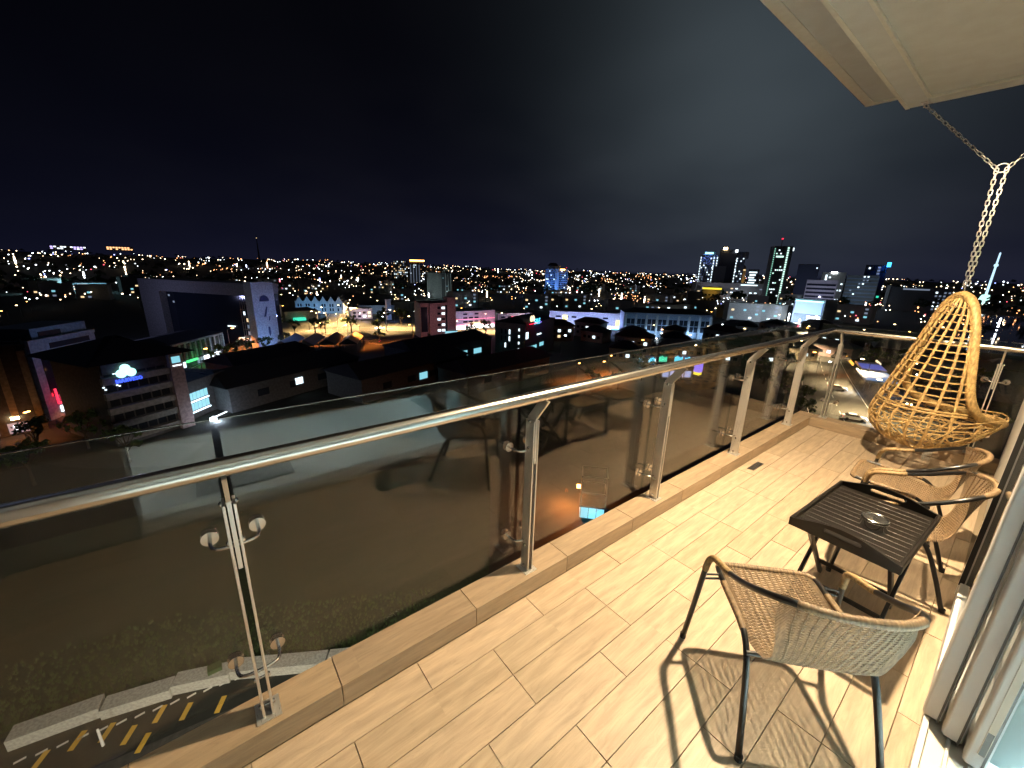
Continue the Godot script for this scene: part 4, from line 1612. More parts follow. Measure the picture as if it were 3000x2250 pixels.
	for k in 3:
		omni(t, Vector3(5 + k * 10.0, 3.0, 9), 46.0, Color(0.50, 0.75, 1.0))
	t = building("lit_shop", "small brightly lit white shop with a flat dark roof beside the pale road", "shop", Vector2(73.0, -249.5), Vector2(85.2, -247.7), 9, 5.6, M.white_wall)
	windows(t, FRONT, 0.5, 12, 4, 0.6, 5.0, 2, Vector2(1.8, 1.3), 0.5, [M.shop_white, M.shop_warm])
	omni(t, Vector3(6, 3.0, 6), 45.0, Color(1.0, 0.86, 0.95))
	t = building("long_shed", "long low shed with a dark blue roof behind the small lit shop", "shed", Vector2(86.4, -276.8), Vector2(108, -269.4), 12, 5.0, M.blue_wall)
	hip_roof(t, 22.8, 12, 5.72, 1.6, 0.4, M.roof_dark, 3)
	bit(t, "light_strip", Vector3(4, 6.0, -12.5), Vector3(20, 6.4, -12.2), M.shop_warm)
	omni(t, Vector3(12, 3, 7), 16.0, COOL)
	t = building("lit_pylon", "slim pylon lit blue white beside the long shed", "pylon", Vector2(91.0, -238.2), Vector2(93.6, -238.2), 2.6, 11.5, M.white_wall)
	omni(t, Vector3(1.3, 4, 5), 16.0, Color(0.45, 0.65, 1.0))
	t = building("low_house", "low long house with a teal-lit porch left of the pale road", "house", Vector2(39.0, -256.0), Vector2(56.8, -258.8), 9, 4.6, M.tan_wall)
	bit(t, "lit_porch", Vector3(4, 0.2, 0.3), Vector3(10, 1.8, 3.0), M.neon_teal)
	hip_roof(t, 18, 9, 5.35, 1.6, 0.5, M.roof_tile)
	t = building("small_block", "small grey block with square windows just right of the portal building", "building", Vector2(29.5, -250.0), Vector2(37.0, -252.0), 8, 9.0, M.white_wall)
	windows(t, FRONT, 0.6, 7.2, 2, 0.8, 8.6, 3, Vector2(2.0, 1.6), 0.0, [M.window_dim])
	omni(t, Vector3(-6, 5, 5), 30.0, COOL)
	bit(t, "lit_sign", Vector3(-9.0, 2.0, 0.0), Vector3(-6.8, 10.0, 0.6), M.shop_white)
	bit(t, "red_sign", Vector3(-9.2, 0.5, 0.1), Vector3(-5.6, 2.0, 0.7), M.neon_pink)


func towers() -> void:
	var t: Node3D
	var s: MB
	t = building("arched_tower", "grey ribbed office tower with an arched top at its right end", "tower", Vector2(190.5, -385.5), Vector2(212.7, -373.7), 16, 26.0, M.dark_wall)
	for k in 13:
		bit(t, "rib", Vector3(0.2 + k * 1.15, 0, 0.002), Vector3(0.65 + k * 1.15, 26, 0.7), M.white_wall)
	s = MB.new()
	var arc := PackedVector3Array()
	for i in 13:
		arc.append(Vector3(20.3 - 4.4 * cos(PI * i / 12.0), 26.0 + 3.2 * sin(PI * i / 12.0), 0.4))
	s.tube(arc, 0.7, 8)
	part("arch", s, M.white_wall, t)
	for k in 3:
		bit(t, "rib", Vector3(18.6 + k * 2.6, 0, 0.002), Vector3(19.2 + k * 2.6, 26, 0.7), M.white_wall)
	windows(t, FRONT, 15.4, 25, 5, 1, 25, 9, Vector2(0.8, 0.9), 0.16, [M.window_white, M.window_cyan], false)
	omni(t, Vector3(8, 8, 26), 230.0, Color(0.75, 0.88, 0.88), 0.6)
	t = building("apartment_tower", "pair of far grey apartment towers joined side by side with rows of lights", "tower", Vector2(299.2, -741.9), Vector2(324, -731.4), 18, 41.0, M.grey_wall)
	windows(t, FRONT, 1, 26, 9, 3, 41, 12, Vector2(1.5, 1.6), 0.42, [M.window_white, M.window_dim, M.window_warm], false)
	t = building("apartment_tower", "far grey apartment slab with upright light strips right of the paired towers", "tower", Vector2(326, -730.6), Vector2(345, -722.4), 18, 37.0, M.grey_wall)
	for k in 4:
		bit(t, "light_strip", Vector3(2 + k * 5.2, 2, 0.02), Vector3(2.8 + k * 5.2, 35, 0.5), M.window_dim)
	windows(t, FRONT, 1, 20, 6, 3, 36, 9, Vector2(1.5, 1.6), 0.14, [M.window_white], false)
	t = building("hotel_tower", "hotel tower floodlit bright blue with an orange crown light", "tower", Vector2(378.3, -412.9), Vector2(400.1, -391.8), 18, 33.0, M.blue_wall)
	bit(t, "centre_bay", Vector3(13.6, -1, 0.002), Vector3(18.2, 34.4, 1.4), M.white_wall)
	bit(t, "crown", Vector3(5, 33.7, -14), Vector3(20, 37.4, -3), M.blue_wall)
	hip_roof(t, 20, 14, 37.41, 4.0, -2.0, M.roof_dark)
	windows(t, FRONT, 0.8, 13.2, 6, 3, 32, 11, Vector2(1.5, 1.2), 0.15, [M.window_white])
	windows(t, FRONT, 18.8, 29.8, 5, 3, 32, 11, Vector2(1.5, 1.2), 0.15, [M.window_white])
	bit(t, "crown_light", Vector3(20, 32.4, 0.2), Vector3(26, 33.6, 0.9), M.lamp_orange)
	bit(t, "red_beacon", Vector3(27.5, 35.0, -0.6), Vector3(28.4, 35.9, 0.3), M.neon_red)
	omni(t, Vector3(15, 2.0, 10), 260.0, Color(0.36, 0.60, 1.0), 0.6)
	omni(t, Vector3(4, 16.0, 16), 200.0, Color(0.36, 0.58, 1.0), 0.6)
	omni(t, Vector3(26, 16.0, 16), 200.0, Color(0.36, 0.58, 1.0), 0.6)

	t = building("blue_crown_tower", "white-dotted tower with a pale blue lit crown sign", "tower", Vector2(618.5, -327.8), Vector2(629.4, -306.2), 22, 60.0, M.grey_wall)
	windows(t, FRONT, 1.6, 22.4, 7, 3, 57, 16, Vector2(1.7, 1.7), 0.4, [M.window_white, M.window_dim], false)
	for x in [0.4, 18.2, 22.6]:
		for k in 14:
			bit(t, "window", Vector3(x, 3 + k * 4.0, 0.02), Vector3(x + 1.1, 5.4 + k * 4.0, 0.5), M.window_white)
	bit(t, "crown", Vector3(4, 60.7, -12), Vector3(20, 65.5, -0.5), M.blue_wall)
	bit(t, "crown_sign", Vector3(5.5, 61.6, -0.4), Vector3(17, 64.0, 0.3), M.neon_aqua)
	omni(t, Vector3(11, 58, 9), 120.0, Color(0.35, 0.5, 1.0), 0.6)
	t = building("dark_slab_tower", "tall dark slab tower with a warm light on its top edge", "tower", Vector2(607.0, -294.0), Vector2(616.6, -274.1), 18, 66.0, M.dark_wall)
	bit(t, "lower_wing", Vector3(-5, -1, 0.6), Vector3(11, 44, 6), M.grey_wall)
	bit(t, "top_lamp", Vector3(4, 66.5, 0.2), Vector3(9, 69.6, 1.2), M.lamp_warm)
	bit(t, "top_lamp", Vector3(20.0, 63.5, 0.2), Vector3(22.0, 66.6, 1.0), M.lamp_white)
	t = building("round_top_tower", "grey tower with rounded corner and scattered lights, right of the dark slab", "tower", Vector2(652.1, -300.2), Vector2(661.1, -281.0), 20, 60.0, M.grey_wall)
	s = MB.new()
	s.lathe(at(16, 56, -9), [Vector2(9.4, 0), Vector2(9.4, 9.5), Vector2(8.4, 10.0), Vector2(0, 10.0)], 24)
	part("drum", s, M.grey_wall, t)
	windows(t, FRONT, 1, 20.4, 7, 3, 58, 15, Vector2(1.6, 1.6), 0.32, [M.window_white, M.window_dim], false)
	for k in 12:
		bit(t, "window", Vector3(9.4, 4 + k * 4.4, 0.02), Vector3(10.6, 6.4 + k * 4.4, 0.5), M.window_white)
	t = building("podium_block", "wide low pale podium block in front of the tower cluster", "building", Vector2(547.3, -291.3), Vector2(600.0, -222.7), 30, 21.0, M.grey_wall)
	bit(t, "light_strip", Vector3(56, 19.0, 0.02), Vector3(76, 20.2, 0.5), M.window_white)
	windows(t, FRONT, 2, 84, 14, 2, 17, 3, Vector2(3.0, 1.4), 0.4, [M.window_white, M.window_dim, M.window_warm], false)
	omni(t, Vector3(20, 8, 22), 190.0, Color(0.92, 0.9, 1.0), 0.6)
	omni(t, Vector3(62, 8, 22), 190.0, Color(0.86, 0.9, 1.0), 0.6)
	t = building("yellow_sign_block", "low block under one long yellow light bar", "building", Vector2(462.8, -237.1), Vector2(471.2, -220.0), 16, 17.4, M.tan_wall)
	bit(t, "yellow_light_bar", Vector3(-0.4, 15.8, 0.1), Vector3(19.4, 17.4, 0.7), M.neon_yellow)
	windows(t, FRONT, 2, 17, 4, 2, 12, 2, Vector2(2.4, 2.0), 0.3, [M.window_warm])
	omni(t, Vector3(9, 13.0, 5), 24.0, Color(1.0, 0.8, 0.3), 0.4)
	t = building("domed_tower", "cream tower with a lit rounded top among the tower cluster", "tower", Vector2(733.3, -319.8), Vector2(737.8, -309.2), 12, 42.0, M.tan_wall)
	s = MB.new()
	s.lathe(at(5.7, 42.7, -6), [Vector2(5.4, 0), Vector2(5.4, 2.0), Vector2(4.6, 4.2), Vector2(2.6, 6.0), Vector2(0, 6.6)], 24)
	part("dome", s, M.tan_wall, t)
	bit(t, "crown_light", Vector3(0.4, 40.0, 0.05), Vector3(11, 41.6, 0.6), M.window_warm)
	windows(t, FRONT, 0.6, 10.8, 3, 4, 20, 4, Vector2(2.2, 2.6), 0.7, [M.shop_warm], false)
	omni(t, Vector3(5.7, 22, 14), 150.0, WARM, 0.6)
	t = building("stacked_light_tower", "narrow dark tower with stacked white light bars", "tower", Vector2(702.4, -290.1), Vector2(708.0, -276.5), 12, 41.0, M.dark_wall)
	for k in 9:
		bit(t, "light_bar", Vector3(1.0 + (k % 2) * 1.2, 4.0 + k * 4.0, 0.05), Vector3(9.0 + (k % 3) * 1.5, 6.0 + k * 4.0, 0.6), M.window_white)
	t = building("green_light_tower", "tall black tower outlined by two upright lines of pale green lights", "tower", Vector2(525.4, -193.9), Vector2(535.9, -179.0), 16, 64.0, M.dark_wall)
	for k in 26:
		bit(t, "window", Vector3(0.3, 3 + k * 2.32, 0.02), Vector3(1.3, 4.3 + k * 2.32, 0.4), M.window_green)
		bit(t, "window", Vector3(13.0, -2 + k * 2.55, 0.02), Vector3(14.6, -0.2 + k * 2.55, 0.5), M.window_mint)
	windows(t, FRONT, 2.2, 12.4, 5, 5, 62, 16, Vector2(1.4, 1.3), 0.17, [M.window_mint, M.window_white], false)
	bit(t, "light_bar", Vector3(3, 52.5, 0.02), Vector3(10.5, 54.3, 0.4), M.window_mint)
	bit(t, "mast", Vector3(7.2, 64.7, -5), Vector3(7.7, 72, -4.5), M.post)
	bit(t, "red_beacon", Vector3(6.7, 72.0, -5.5), Vector3(8.2, 73.4, -4), M.neon_red)
	bit(t, "window", Vector3(20.2, 60, -8), Vector3(21.4, 63.4, -6.5), M.window_white)
	t = building("dark_twin_tower", "broad dark tower with hardly any lit windows right of the green-lit tower", "tower", Vector2(667.1, -212.1), Vector2(674.0, -189.0), 20, 48.5, M.dark_wall)
	windows(t, FRONT, 1, 23, 7, 3, 46, 12, Vector2(1.5, 1.4), 0.10, [M.window_dim, M.window_white], false)
	omni(t, Vector3(10, 18, 40), 320.0, Color(0.6, 0.7, 1.0), 0.8)
	t = building("striped_block", "pale mid-rise with dark window bands above the lit store", "building", Vector2(452.0, -134.2), Vector2(456.5, -112.0), 16, 29.0, M.white_wall)
	for k in 7:
		bit(t, "window_band", Vector3(0.6, 3.6 + k * 3.5, 0.02), Vector3(22, 5.3 + k * 3.5, 0.2), M.window_dark)
	omni(t, Vector3(11, 14, 20), 210.0, Color(0.80, 0.80, 1.0), 0.6)
	t = building("mid_tower", "mid-rise with upright white light strip and bright roof lamp", "tower", Vector2(548.0, -150.0), Vector2(552.5, -130.0), 16, 37.0, M.grey_wall)
	bit(t, "light_strip", Vector3(3.4, 8, 0.02), Vector3(5.0, 35, 0.5), M.window_white)
	bit(t, "roof_lamp", Vector3(8.0, 36.8, 0.2), Vector3(13.0, 38.3, 1.0), M.lamp_white)
	windows(t, FRONT, 6, 20, 5, 4, 34, 9, Vector2(1.6, 1.5), 0.3, [M.window_white, M.window_dim], false)
	omni(t, Vector3(8, 22, 24), 120.0, COOL, 0.6)
	t = building("mid_tower", "wide mid-rise with long dim balcony bands, left of the blue-topped tower", "tower", Vector2(601.3, -140.0), Vector2(606.3, -112.0), 18, 35.0, M.grey_wall)
	for k in 8:
		bit(t, "balcony_band", Vector3(0.5, 3.4 + k * 4.0, 0.02), Vector3(28, 4.6 + k * 4.0, 1.2), M.blue_wall)
	windows(t, FRONT, 1, 27, 8, 5.0, 36, 8, Vector2(1.6, 1.4), 0.16, [M.window_white, M.window_dim], false)
	omni(t, Vector3(14, 16, 30), 200.0, Color(0.72, 0.85, 1.0), 0.6)
	t = building("blue_top_tower", "dark tower with a bright blue light at its top right corner", "tower", Vector2(625.7, -130.5), Vector2(629.2, -112.0), 18, 47.0, M.dark_wall)
	for k in 13:
		bit(t, "window", Vector3(11.0, 3 + k * 3.4, 0.02), Vector3(13.4, 5.0 + k * 3.4, 0.4), M.window_dim)
	bit(t, "blue_top_light", Vector3(18.0, 45.5, -0.8), Vector3(21.5, 50.5, 0.6), M.neon_sky)
	bit(t, "window", Vector3(3, 43, 0.02), Vector3(4.6, 45, 0.4), M.window_white)
	bit(t, "green_light", Vector3(16, 11, 0.05), Vector3(18.2, 13.2, 0.6), M.neon_teal)
	omni(t, Vector3(20, 46, 6), 80.0, Color(0.1, 0.4, 1.0), 0.6)
	t = building("wide_dark_block", "wide dark block with a pale end wall, left of the swing's chain", "building", Vector2(591, -98), Vector2(596.0, -52.0), 22, 24.0, M.dark_wall)
	bit(t, "end_wall", Vector3(-3.0, -1, -20), Vector3(-0.02, 25.6, 0.6), M.grey_wall)
	bit(t, "roof_band", Vector3(10, 22.0, 0.02), Vector3(30, 23.4, 0.5), M.window_dim)
	windows(t, FRONT, 34, 46, 4, 2, 22, 6, Vector2(1.6, 1.6), 0.5, [M.window_white, M.window_dim], false)
	t = building("lit_store", "pale blue glowing store with a big panel sign at the bright street's end", "shop", Vector2(315.6, -98.0), Vector2(311.5, -80.0), 14, 17.5, M.blue_wall)
	bit(t, "panel_sign", Vector3(1.0, 8.8, 0.05), Vector3(17.4, 16.4, 0.5), M.panel_blue)
	bit(t, "panel_frame", Vector3(0.8, 16.45, 0.05), Vector3(17.6, 17.3, 0.6), M.neon_aqua)
	windows(t, FRONT, 9, 17.6, 3, 0.4, 8.2, 3, Vector2(2.2, 1.8), 0.8, [M.shop_white])
	bit(t, "lit_porch", Vector3(-8, 0.2, 0.3), Vector3(8, 2.4, 6.0), M.shop_white)
	omni(t, Vector3(4, 5, 14), 420.0, COOL, 0.6)
	omni(t, Vector3(14, 8, 12), 60.0, Color(0.6, 0.8, 1.0), 0.6)

	t = thing("needle_tower", "slim white-lit needle tower with a glowing foot, right of the chain", "tower", Vector3(899, land(899, -45), -45))
	s = MB.new()
	s.lathe(Transform3D(), [Vector2(1.4, 14), Vector2(1.2, 40), Vector2(0.9, 70.5), Vector2(0, 71.5)], 12)
	part("shaft", s, M.needle_glow, t)
	s = MB.new()
	s.lathe(Transform3D(), [Vector2(1.6, -2), Vector2(1.5, 13.9)], 12)
	s.lathe(Transform3D(), [Vector2(0, 14), Vector2(4.0, 13.2), Vector2(5.4, 9.5), Vector2(4.8, 7.0), Vector2(1.6, 5.0)], 16)
	part("lit_foot", s, M.foot_glow, t)
	s = MB.new()
	s.lathe(at(0, 0, 0), [Vector2(1.1, 52), Vector2(2.2, 53), Vector2(2.2, 55), Vector2(1.0, 56)], 12)
	part("collar", s, M.needle_glow, t)

	# mast and lit halls on the skyline
	t = thing("radio_mast", "thin dark radio mast on the skyline left of centre", "mast", Vector3(305, land(305, -2560), -2560))
	s = MB.new()
	s.lathe(Transform3D(), [Vector2(5, -5), Vector2(3.5, 40), Vector2(1.5, 100), Vector2(0.6, 125)], 8)
	part("mast", s, M.post, t)
	bit(t, "beacon", Vector3(-1.6, 104, -1.6), Vector3(1.6, 107, 1.6), M.window_warm)
	t = building("hilltop_building", "orange-lit hilltop building glowing on the ridge", "building", Vector2(1020, -2280), Vector2(1098, -2246), 30, 16, M.tan_wall, "", land(1050, -2260) + 14)
	bit(t, "lit_band", Vector3(2, 9, 0.1), Vector3(84, 15, 3), M.lamp_orange)
	t = building("ridge_hall", "violet-white lit hall on the ridge at the far left", "building", Vector2(-395, -2300), Vector2(-300, -2320), 30, 14, M.white_wall, "", land(-340, -2300) + 12)
	windows(t, FRONT, 1, 96, 11, 1, 13, 2, Vector2(6.5, 4), 0.75, [M.ridge_violet, M.shop_white], false)
	t = building("ridge_hall", "orange-lit hall on the ridge right of the violet-lit hall", "building", Vector2(-245, -2320), Vector2(-165, -2330), 30, 14, M.tan_wall, "", land(-200, -2320) + 18)
	windows(t, FRONT, 1, 79, 9, 1, 13, 2, Vector2(6.5, 4.5), 0.8, [M.ridge_orange], false)
	t = building("sports_ground", "floodlit open shed glowing pale cyan at the far left", "building", Vector2(-118, -560), Vector2(-66, -572), 20, 7, M.blue_wall)
	windows(t, FRONT, 1, 52, 5, 2, 8.4, 1, Vector2(6.5, 3.6), 0.8, [M.window_white, M.window_cyan], false)
	for k in 3:
		omni(t, Vector3(8 + k * 18.0, 6, 12), 150.0, Color(0.7, 0.95, 1.0), 0.6)


func low_town() -> void:
	# long dark warehouse roofs below
	var rows := [
		[Vector2(3, -101), Vector2(35, -117), 16, 5.0, "long dark warehouse roof nearest the balcony, beyond the glass"],
		[Vector2(28, -92), Vector2(64, -104), 14, 5.4, "dark warehouse roof with one cyan window, in the middle below"],
		[Vector2(50, -112), Vector2(86, -122), 14, 6.2, "dark warehouse with three cyan-lit windows under its eaves"],
		[Vector2(6, -125), Vector2(28, -138), 12, 4.6, "low dark warehouse roof beside the orange-lit road"],
		[Vector2(52, -84), Vector2(86, -90), 12, 5.0, "dark shed roof just beyond the glass below the corner block"],
	]
	for r in rows:
		var t := building("warehouse", r[4], "warehouse", r[0], r[1], r[2], r[3], M.dark_wall)
		hip_roof(t, r[0].distance_to(r[1]), r[2], r[3] + 0.72, 2.4, 0.9, M.roof_dark, 1.5)
		var n := 0
		for x in [6.0, 14.0, 22.0, 30.0]:
			bit(t, "window", Vector3(x, 2.2, 0.02), Vector3(x + 2.6, 3.8, 0.16), M.window_dark)
		if "one cyan" in r[4]:
			bit(t, "lit_window", Vector3(18.2, 2.1, 0.02), Vector3(21.0, 3.9, 0.2), M.window_cyan)
		if "three cyan" in r[4]:
			for x in [3.0, 20.0, 27.5]:
				bit(t, "lit_window", Vector3(x, 2.1, 0.02), Vector3(x + 4.0, 3.9, 0.2), M.window_cyan)
		if "nearest" in r[4]:
			bit(t, "lit_window", Vector3(15.5, 2.6, 0.02), Vector3(17.5, 4.2, 0.2), M.window_white)
	# saw-toothed car park roofs by the orange road
	for k in 4:
		var t := thing("shed_roof", "one of four ridged shed roofs side by side inside the bend of the orange road", "shed", Vector3(22.0 + k * 7.0, GROUND, -160 + k * 2.0), deg_to_rad(-26), "ridged shed roofs inside the road bend")
		var s := MB.new()
		s.extrude(at(0, 3.0, -9), PackedVector2Array([Vector2(-3.2, 0), Vector2(3.2, 0), Vector2(3.2, 0.3), Vector2(0, 2.2), Vector2(-3.2, 0.3)]), 18)
		part("roof", s, M.roof_metal, t)
		s = MB.new()
		for z in [-17.5, -9.0, -0.6]:
			for x in [-3.0, 3.0]:
				s.cc(Vector3(x - 0.1, 0, z - 0.1), Vector3(x + 0.1, 3.0, z + 0.1))
		part("post", s, M.post, t)
		if k == 2:
			bit(t, "ridge_sheet", Vector3(-3.3, 3.1, 0.1), Vector3(3.3, 3.5, 0.4), M.white_wall)
	# unlit houses
	var g := "unlit houses in the middle of the town"
	var spots := [[118, -92], [131, -100], [146, -104], [140, -86], [158, -95], [125, -135], [142, -128], [158, -118], [150, -140], [172, -104], [186, -92], [198, -82], [176, -84], [165, -74], [190, -68], [210, -74], [222, -92], [232, -80], [214, -104], [206, -58], [226, -62], [246, -70], [252, -90], [120, -150], [138, -156], [112, -140], [240, -108], [262, -76], [270, -100], [182, -55], [160, -60], [148, -70]]
	var protos := []
	for v in 4:
		var w: float = [11.0, 14.0, 9.0, 18.0][v]
		var d: float = [9.0, 8.0, 10.0, 9.0][v]
		var h: float = [4.2, 6.6, 5.6, 3.8][v]
		var t := building("town_house", "low unlit house with a dark hipped roof among the houses in the middle of town", "house", Vector2(0, 0), Vector2(w, 0), d, h, [M.tan_wall, M.grey_wall, M.white_wall, M.pink_wall][v], g)
		hip_roof(t, w, d, h + 0.72, 2.4, 0.8, [M.roof_dark, M.roof_tile, M.roof_dark, M.roof_metal][v])
		windows(t, FRONT, 0.8, w - 0.8, int(w / 2.6), 1.0, h - 0.4, maxi(1, int(h / 2.8)), Vector2(1.3, 1.2), 0.10, [M.window_white, M.window_warm])
		protos.append(t)
	for i in spots.size():
		var t: Node3D = protos[i] if i < 4 else protos[rng.randi() % 4].duplicate()
		if i >= 4:
			t.name = numbered("town_house")
			add_child(t)
		var yaw := atan2(spots[i][0], -spots[i][1]) + rng.randf_range(-0.5, 0.5)
		t.position = Vector3(spots[i][0], GROUND, spots[i][1])
		t.rotation = Vector3(0, -yaw, 0)
	# blocks with scattered lights, farther out
	var g2 := "distant blocks with scattered lit windows"
	var pb := []
	for v in 5:
		var w: float = [16.0, 22.0, 13.0, 30.0, 18.0][v]
		var h: float = [9.0, 12.0, 15.0, 8.0, 11.0][v]
		var t := building("distant_block", "distant low block with scattered lit windows among the town lights", "building", Vector2(0, 0), Vector2(w, 0), 12, h, [M.grey_wall, M.white_wall, M.dark_wall, M.tan_wall, M.grey_wall][v], g2)
		windows(t, FRONT, 1, w - 1, int(w / 4), 1.0, h, int(h / 3), Vector2(1.9, 1.3), 0.34, [M.window_white, M.window_dim, M.window_warm, M.window_cyan], false)
		pb.append(t)
	for i in 64:
		var t: Node3D = pb[i] if i < 5 else pb[rng.randi() % 5].duplicate()
		if i >= 5:
			t.name = numbered("distant_block")
			add_child(t)
		var az := deg_to_rad(rng.randf_range(-12, 84))
		var r := rng.randf_range(300, 700)
		if az < deg_to_rad(20) and r < 420:
			r += 150
		t.position = Vector3(r * sin(az), land(r * sin(az), -r * cos(az)), -r * cos(az))
		t.rotation = Vector3(0, -az + rng.randf_range(-0.4, 0.4), 0)


func tree_shape(h: float, sd: int) -> Array:
	var r := RandomNumberGenerator.new()
	r.seed = sd
	var b := MB.new()
	var tips := []
	b.tube(PackedVector3Array([Vector3.ZERO, Vector3(0.05, h * 0.25, 0.02), Vector3(0.0, h * 0.5, 0.05)]), PackedFloat32Array([h * 0.035, h * 0.026, h * 0.016]), 7)
	for k in 7:
		var a := TAU * k / 7.0 + r.randf() * 0.5
		var tip := Vector3(cos(a) * h * r.randf_range(0.14, 0.34), h * r.randf_range(0.55, 0.92), sin(a) * h * r.randf_range(0.14, 0.34))
		b.tube(PackedVector3Array([Vector3(0, h * r.randf_range(0.28, 0.48), 0.03), tip * Vector3(0.5, 0.78, 0.5), tip]), PackedFloat32Array([h * 0.013, h * 0.009, h * 0.004]), 5)
		tips.append(tip)
	tips.append(Vector3(0, h * 0.88, 0))
	var c := MB.new()
	for tip in tips:
		for k in 3:
			var cl: Vector3 = tip + Vector3(r.randfn(), r.randfn() * 0.7, r.randfn()) * h * 0.07
			for q in 26:
				var d := Vector3(r.randfn(), r.randfn(), r.randfn()).normalized()
				var p := cl + d * h * r.randf_range(0.02, 0.115)
				var u := Vector3(r.randfn(), r.randfn(), r.randfn()).normalized()
				var s := h * r.randf_range(0.018, 0.034)
				var w := u.cross(d).normalized() * s
				var l := d.cross(w).normalized() * s * 1.5
				c.quad(p - l, p + w, p + l, p - w)
	return [b.mesh(), c.mesh()]


func plants() -> void:
	var kinds := []
	for v in 4:
		kinds.append(tree_shape(8.0, 40 + v))
	var spots := [
		[41.3, -197, 8.5, "round street tree by the bright road, leftmost of the row"], [57.8, -199, 9.0, "broad street tree by the bright road in the middle of the row"], [69, -193, 8.5, "street tree by the bright road, rightmost of the row"],
		[34, -203, 7, ""], [28, -214, 9, ""], [20, -205, 9, ""], [83, -224, 9, ""], [90, -216, 8, ""], [96, -228, 8, ""], [47, -203, 8, ""], [101, -160, 7, ""], [108, -158, 8, ""],
		[26, -176, 6, ""], [12, -166, 7, ""], [4, -152, 7, ""], [8, -158, 6, ""], [18, -168, 6, ""], [60, -168, 6, ""], [72, -146, 6, ""],
		[106, -27.5, 8, "dark tree left of the lit street on the right, nearest the balcony"], [114, -33, 9, "dark tree left of the lit street on the right, behind the nearer tree"], [124, -40, 9, ""], [133, -45, 8, ""], [98, -25, 7, ""], [150, -45, 8, ""], [165, -52, 9, ""], [178, -58, 9, ""],
		[-24, -96, 6, ""], [-18, -94, 7, ""], [-30, -94, 6, ""], [-36, -97, 7, ""], [-12, -84, 6, ""], [-22, -82, 7, ""],
		[148, -14, 8, ""], [160, -8, 8, ""], [172, -4, 8, ""], [136, -4, 7, ""], [190, -30, 9, ""], [200, -24, 8, ""], [178, -22, 8, ""], [124, 0, 7, ""], [210, -10, 9, ""], [220, -36, 9, ""],
		[104, -68, 6, ""], [110, -72, 7, ""], [90, -66, 6, ""], [86, -72, 6, ""], [116, -62, 6, ""]]
	for i in spots.size():
		var q: Array = spots[i]
		var k: Array = kinds[i % 4]
		var t := thing("tree", q[3] if q[3] else "dark leafy tree among the town's unlit trees", "tree", Vector3(q[0], GROUND, q[1]), rng.randf() * TAU, "" if q[3] else "unlit trees between the town's streets")
		var sc := Transform3D(Basis().scaled(Vector3.ONE * (q[2] / 8.0)), Vector3.ZERO)
		part("trunk", k[0], M.bark, t, sc)
		part("crown", k[1], M.leaf if i % 3 else M.leaf_dark, t, sc)
	# far woods on the hills, as one mass
	var mm := MultiMesh.new()
	mm.transform_format = MultiMesh.TRANSFORM_3D
	mm.mesh = kinds[1][1]
	mm.instance_count = 900
	for i in 900:
		var az := deg_to_rad(rng.randf_range(-20, 96))
		var r := 500.0 * pow(5.2, rng.randf())
		var p := Vector3(r * sin(az), 0, -r * cos(az))
		p.y = land(p.x, p.z) - 1.0
		mm.set_instance_transform(i, Transform3D(Basis(Vector3.UP, rng.randf() * TAU).scaled(Vector3.ONE * rng.randf_range(1.2, 2.2)), p))
	var o := MultiMeshInstance3D.new()
	o.name = "distant_woods"
	o.multimesh = mm
	o.material_override = M.leaf_dark
	add_child(o)
	tag(o, "dark woods covering the hills behind the town", "woods")
	o.set_meta("kind", "stuff")


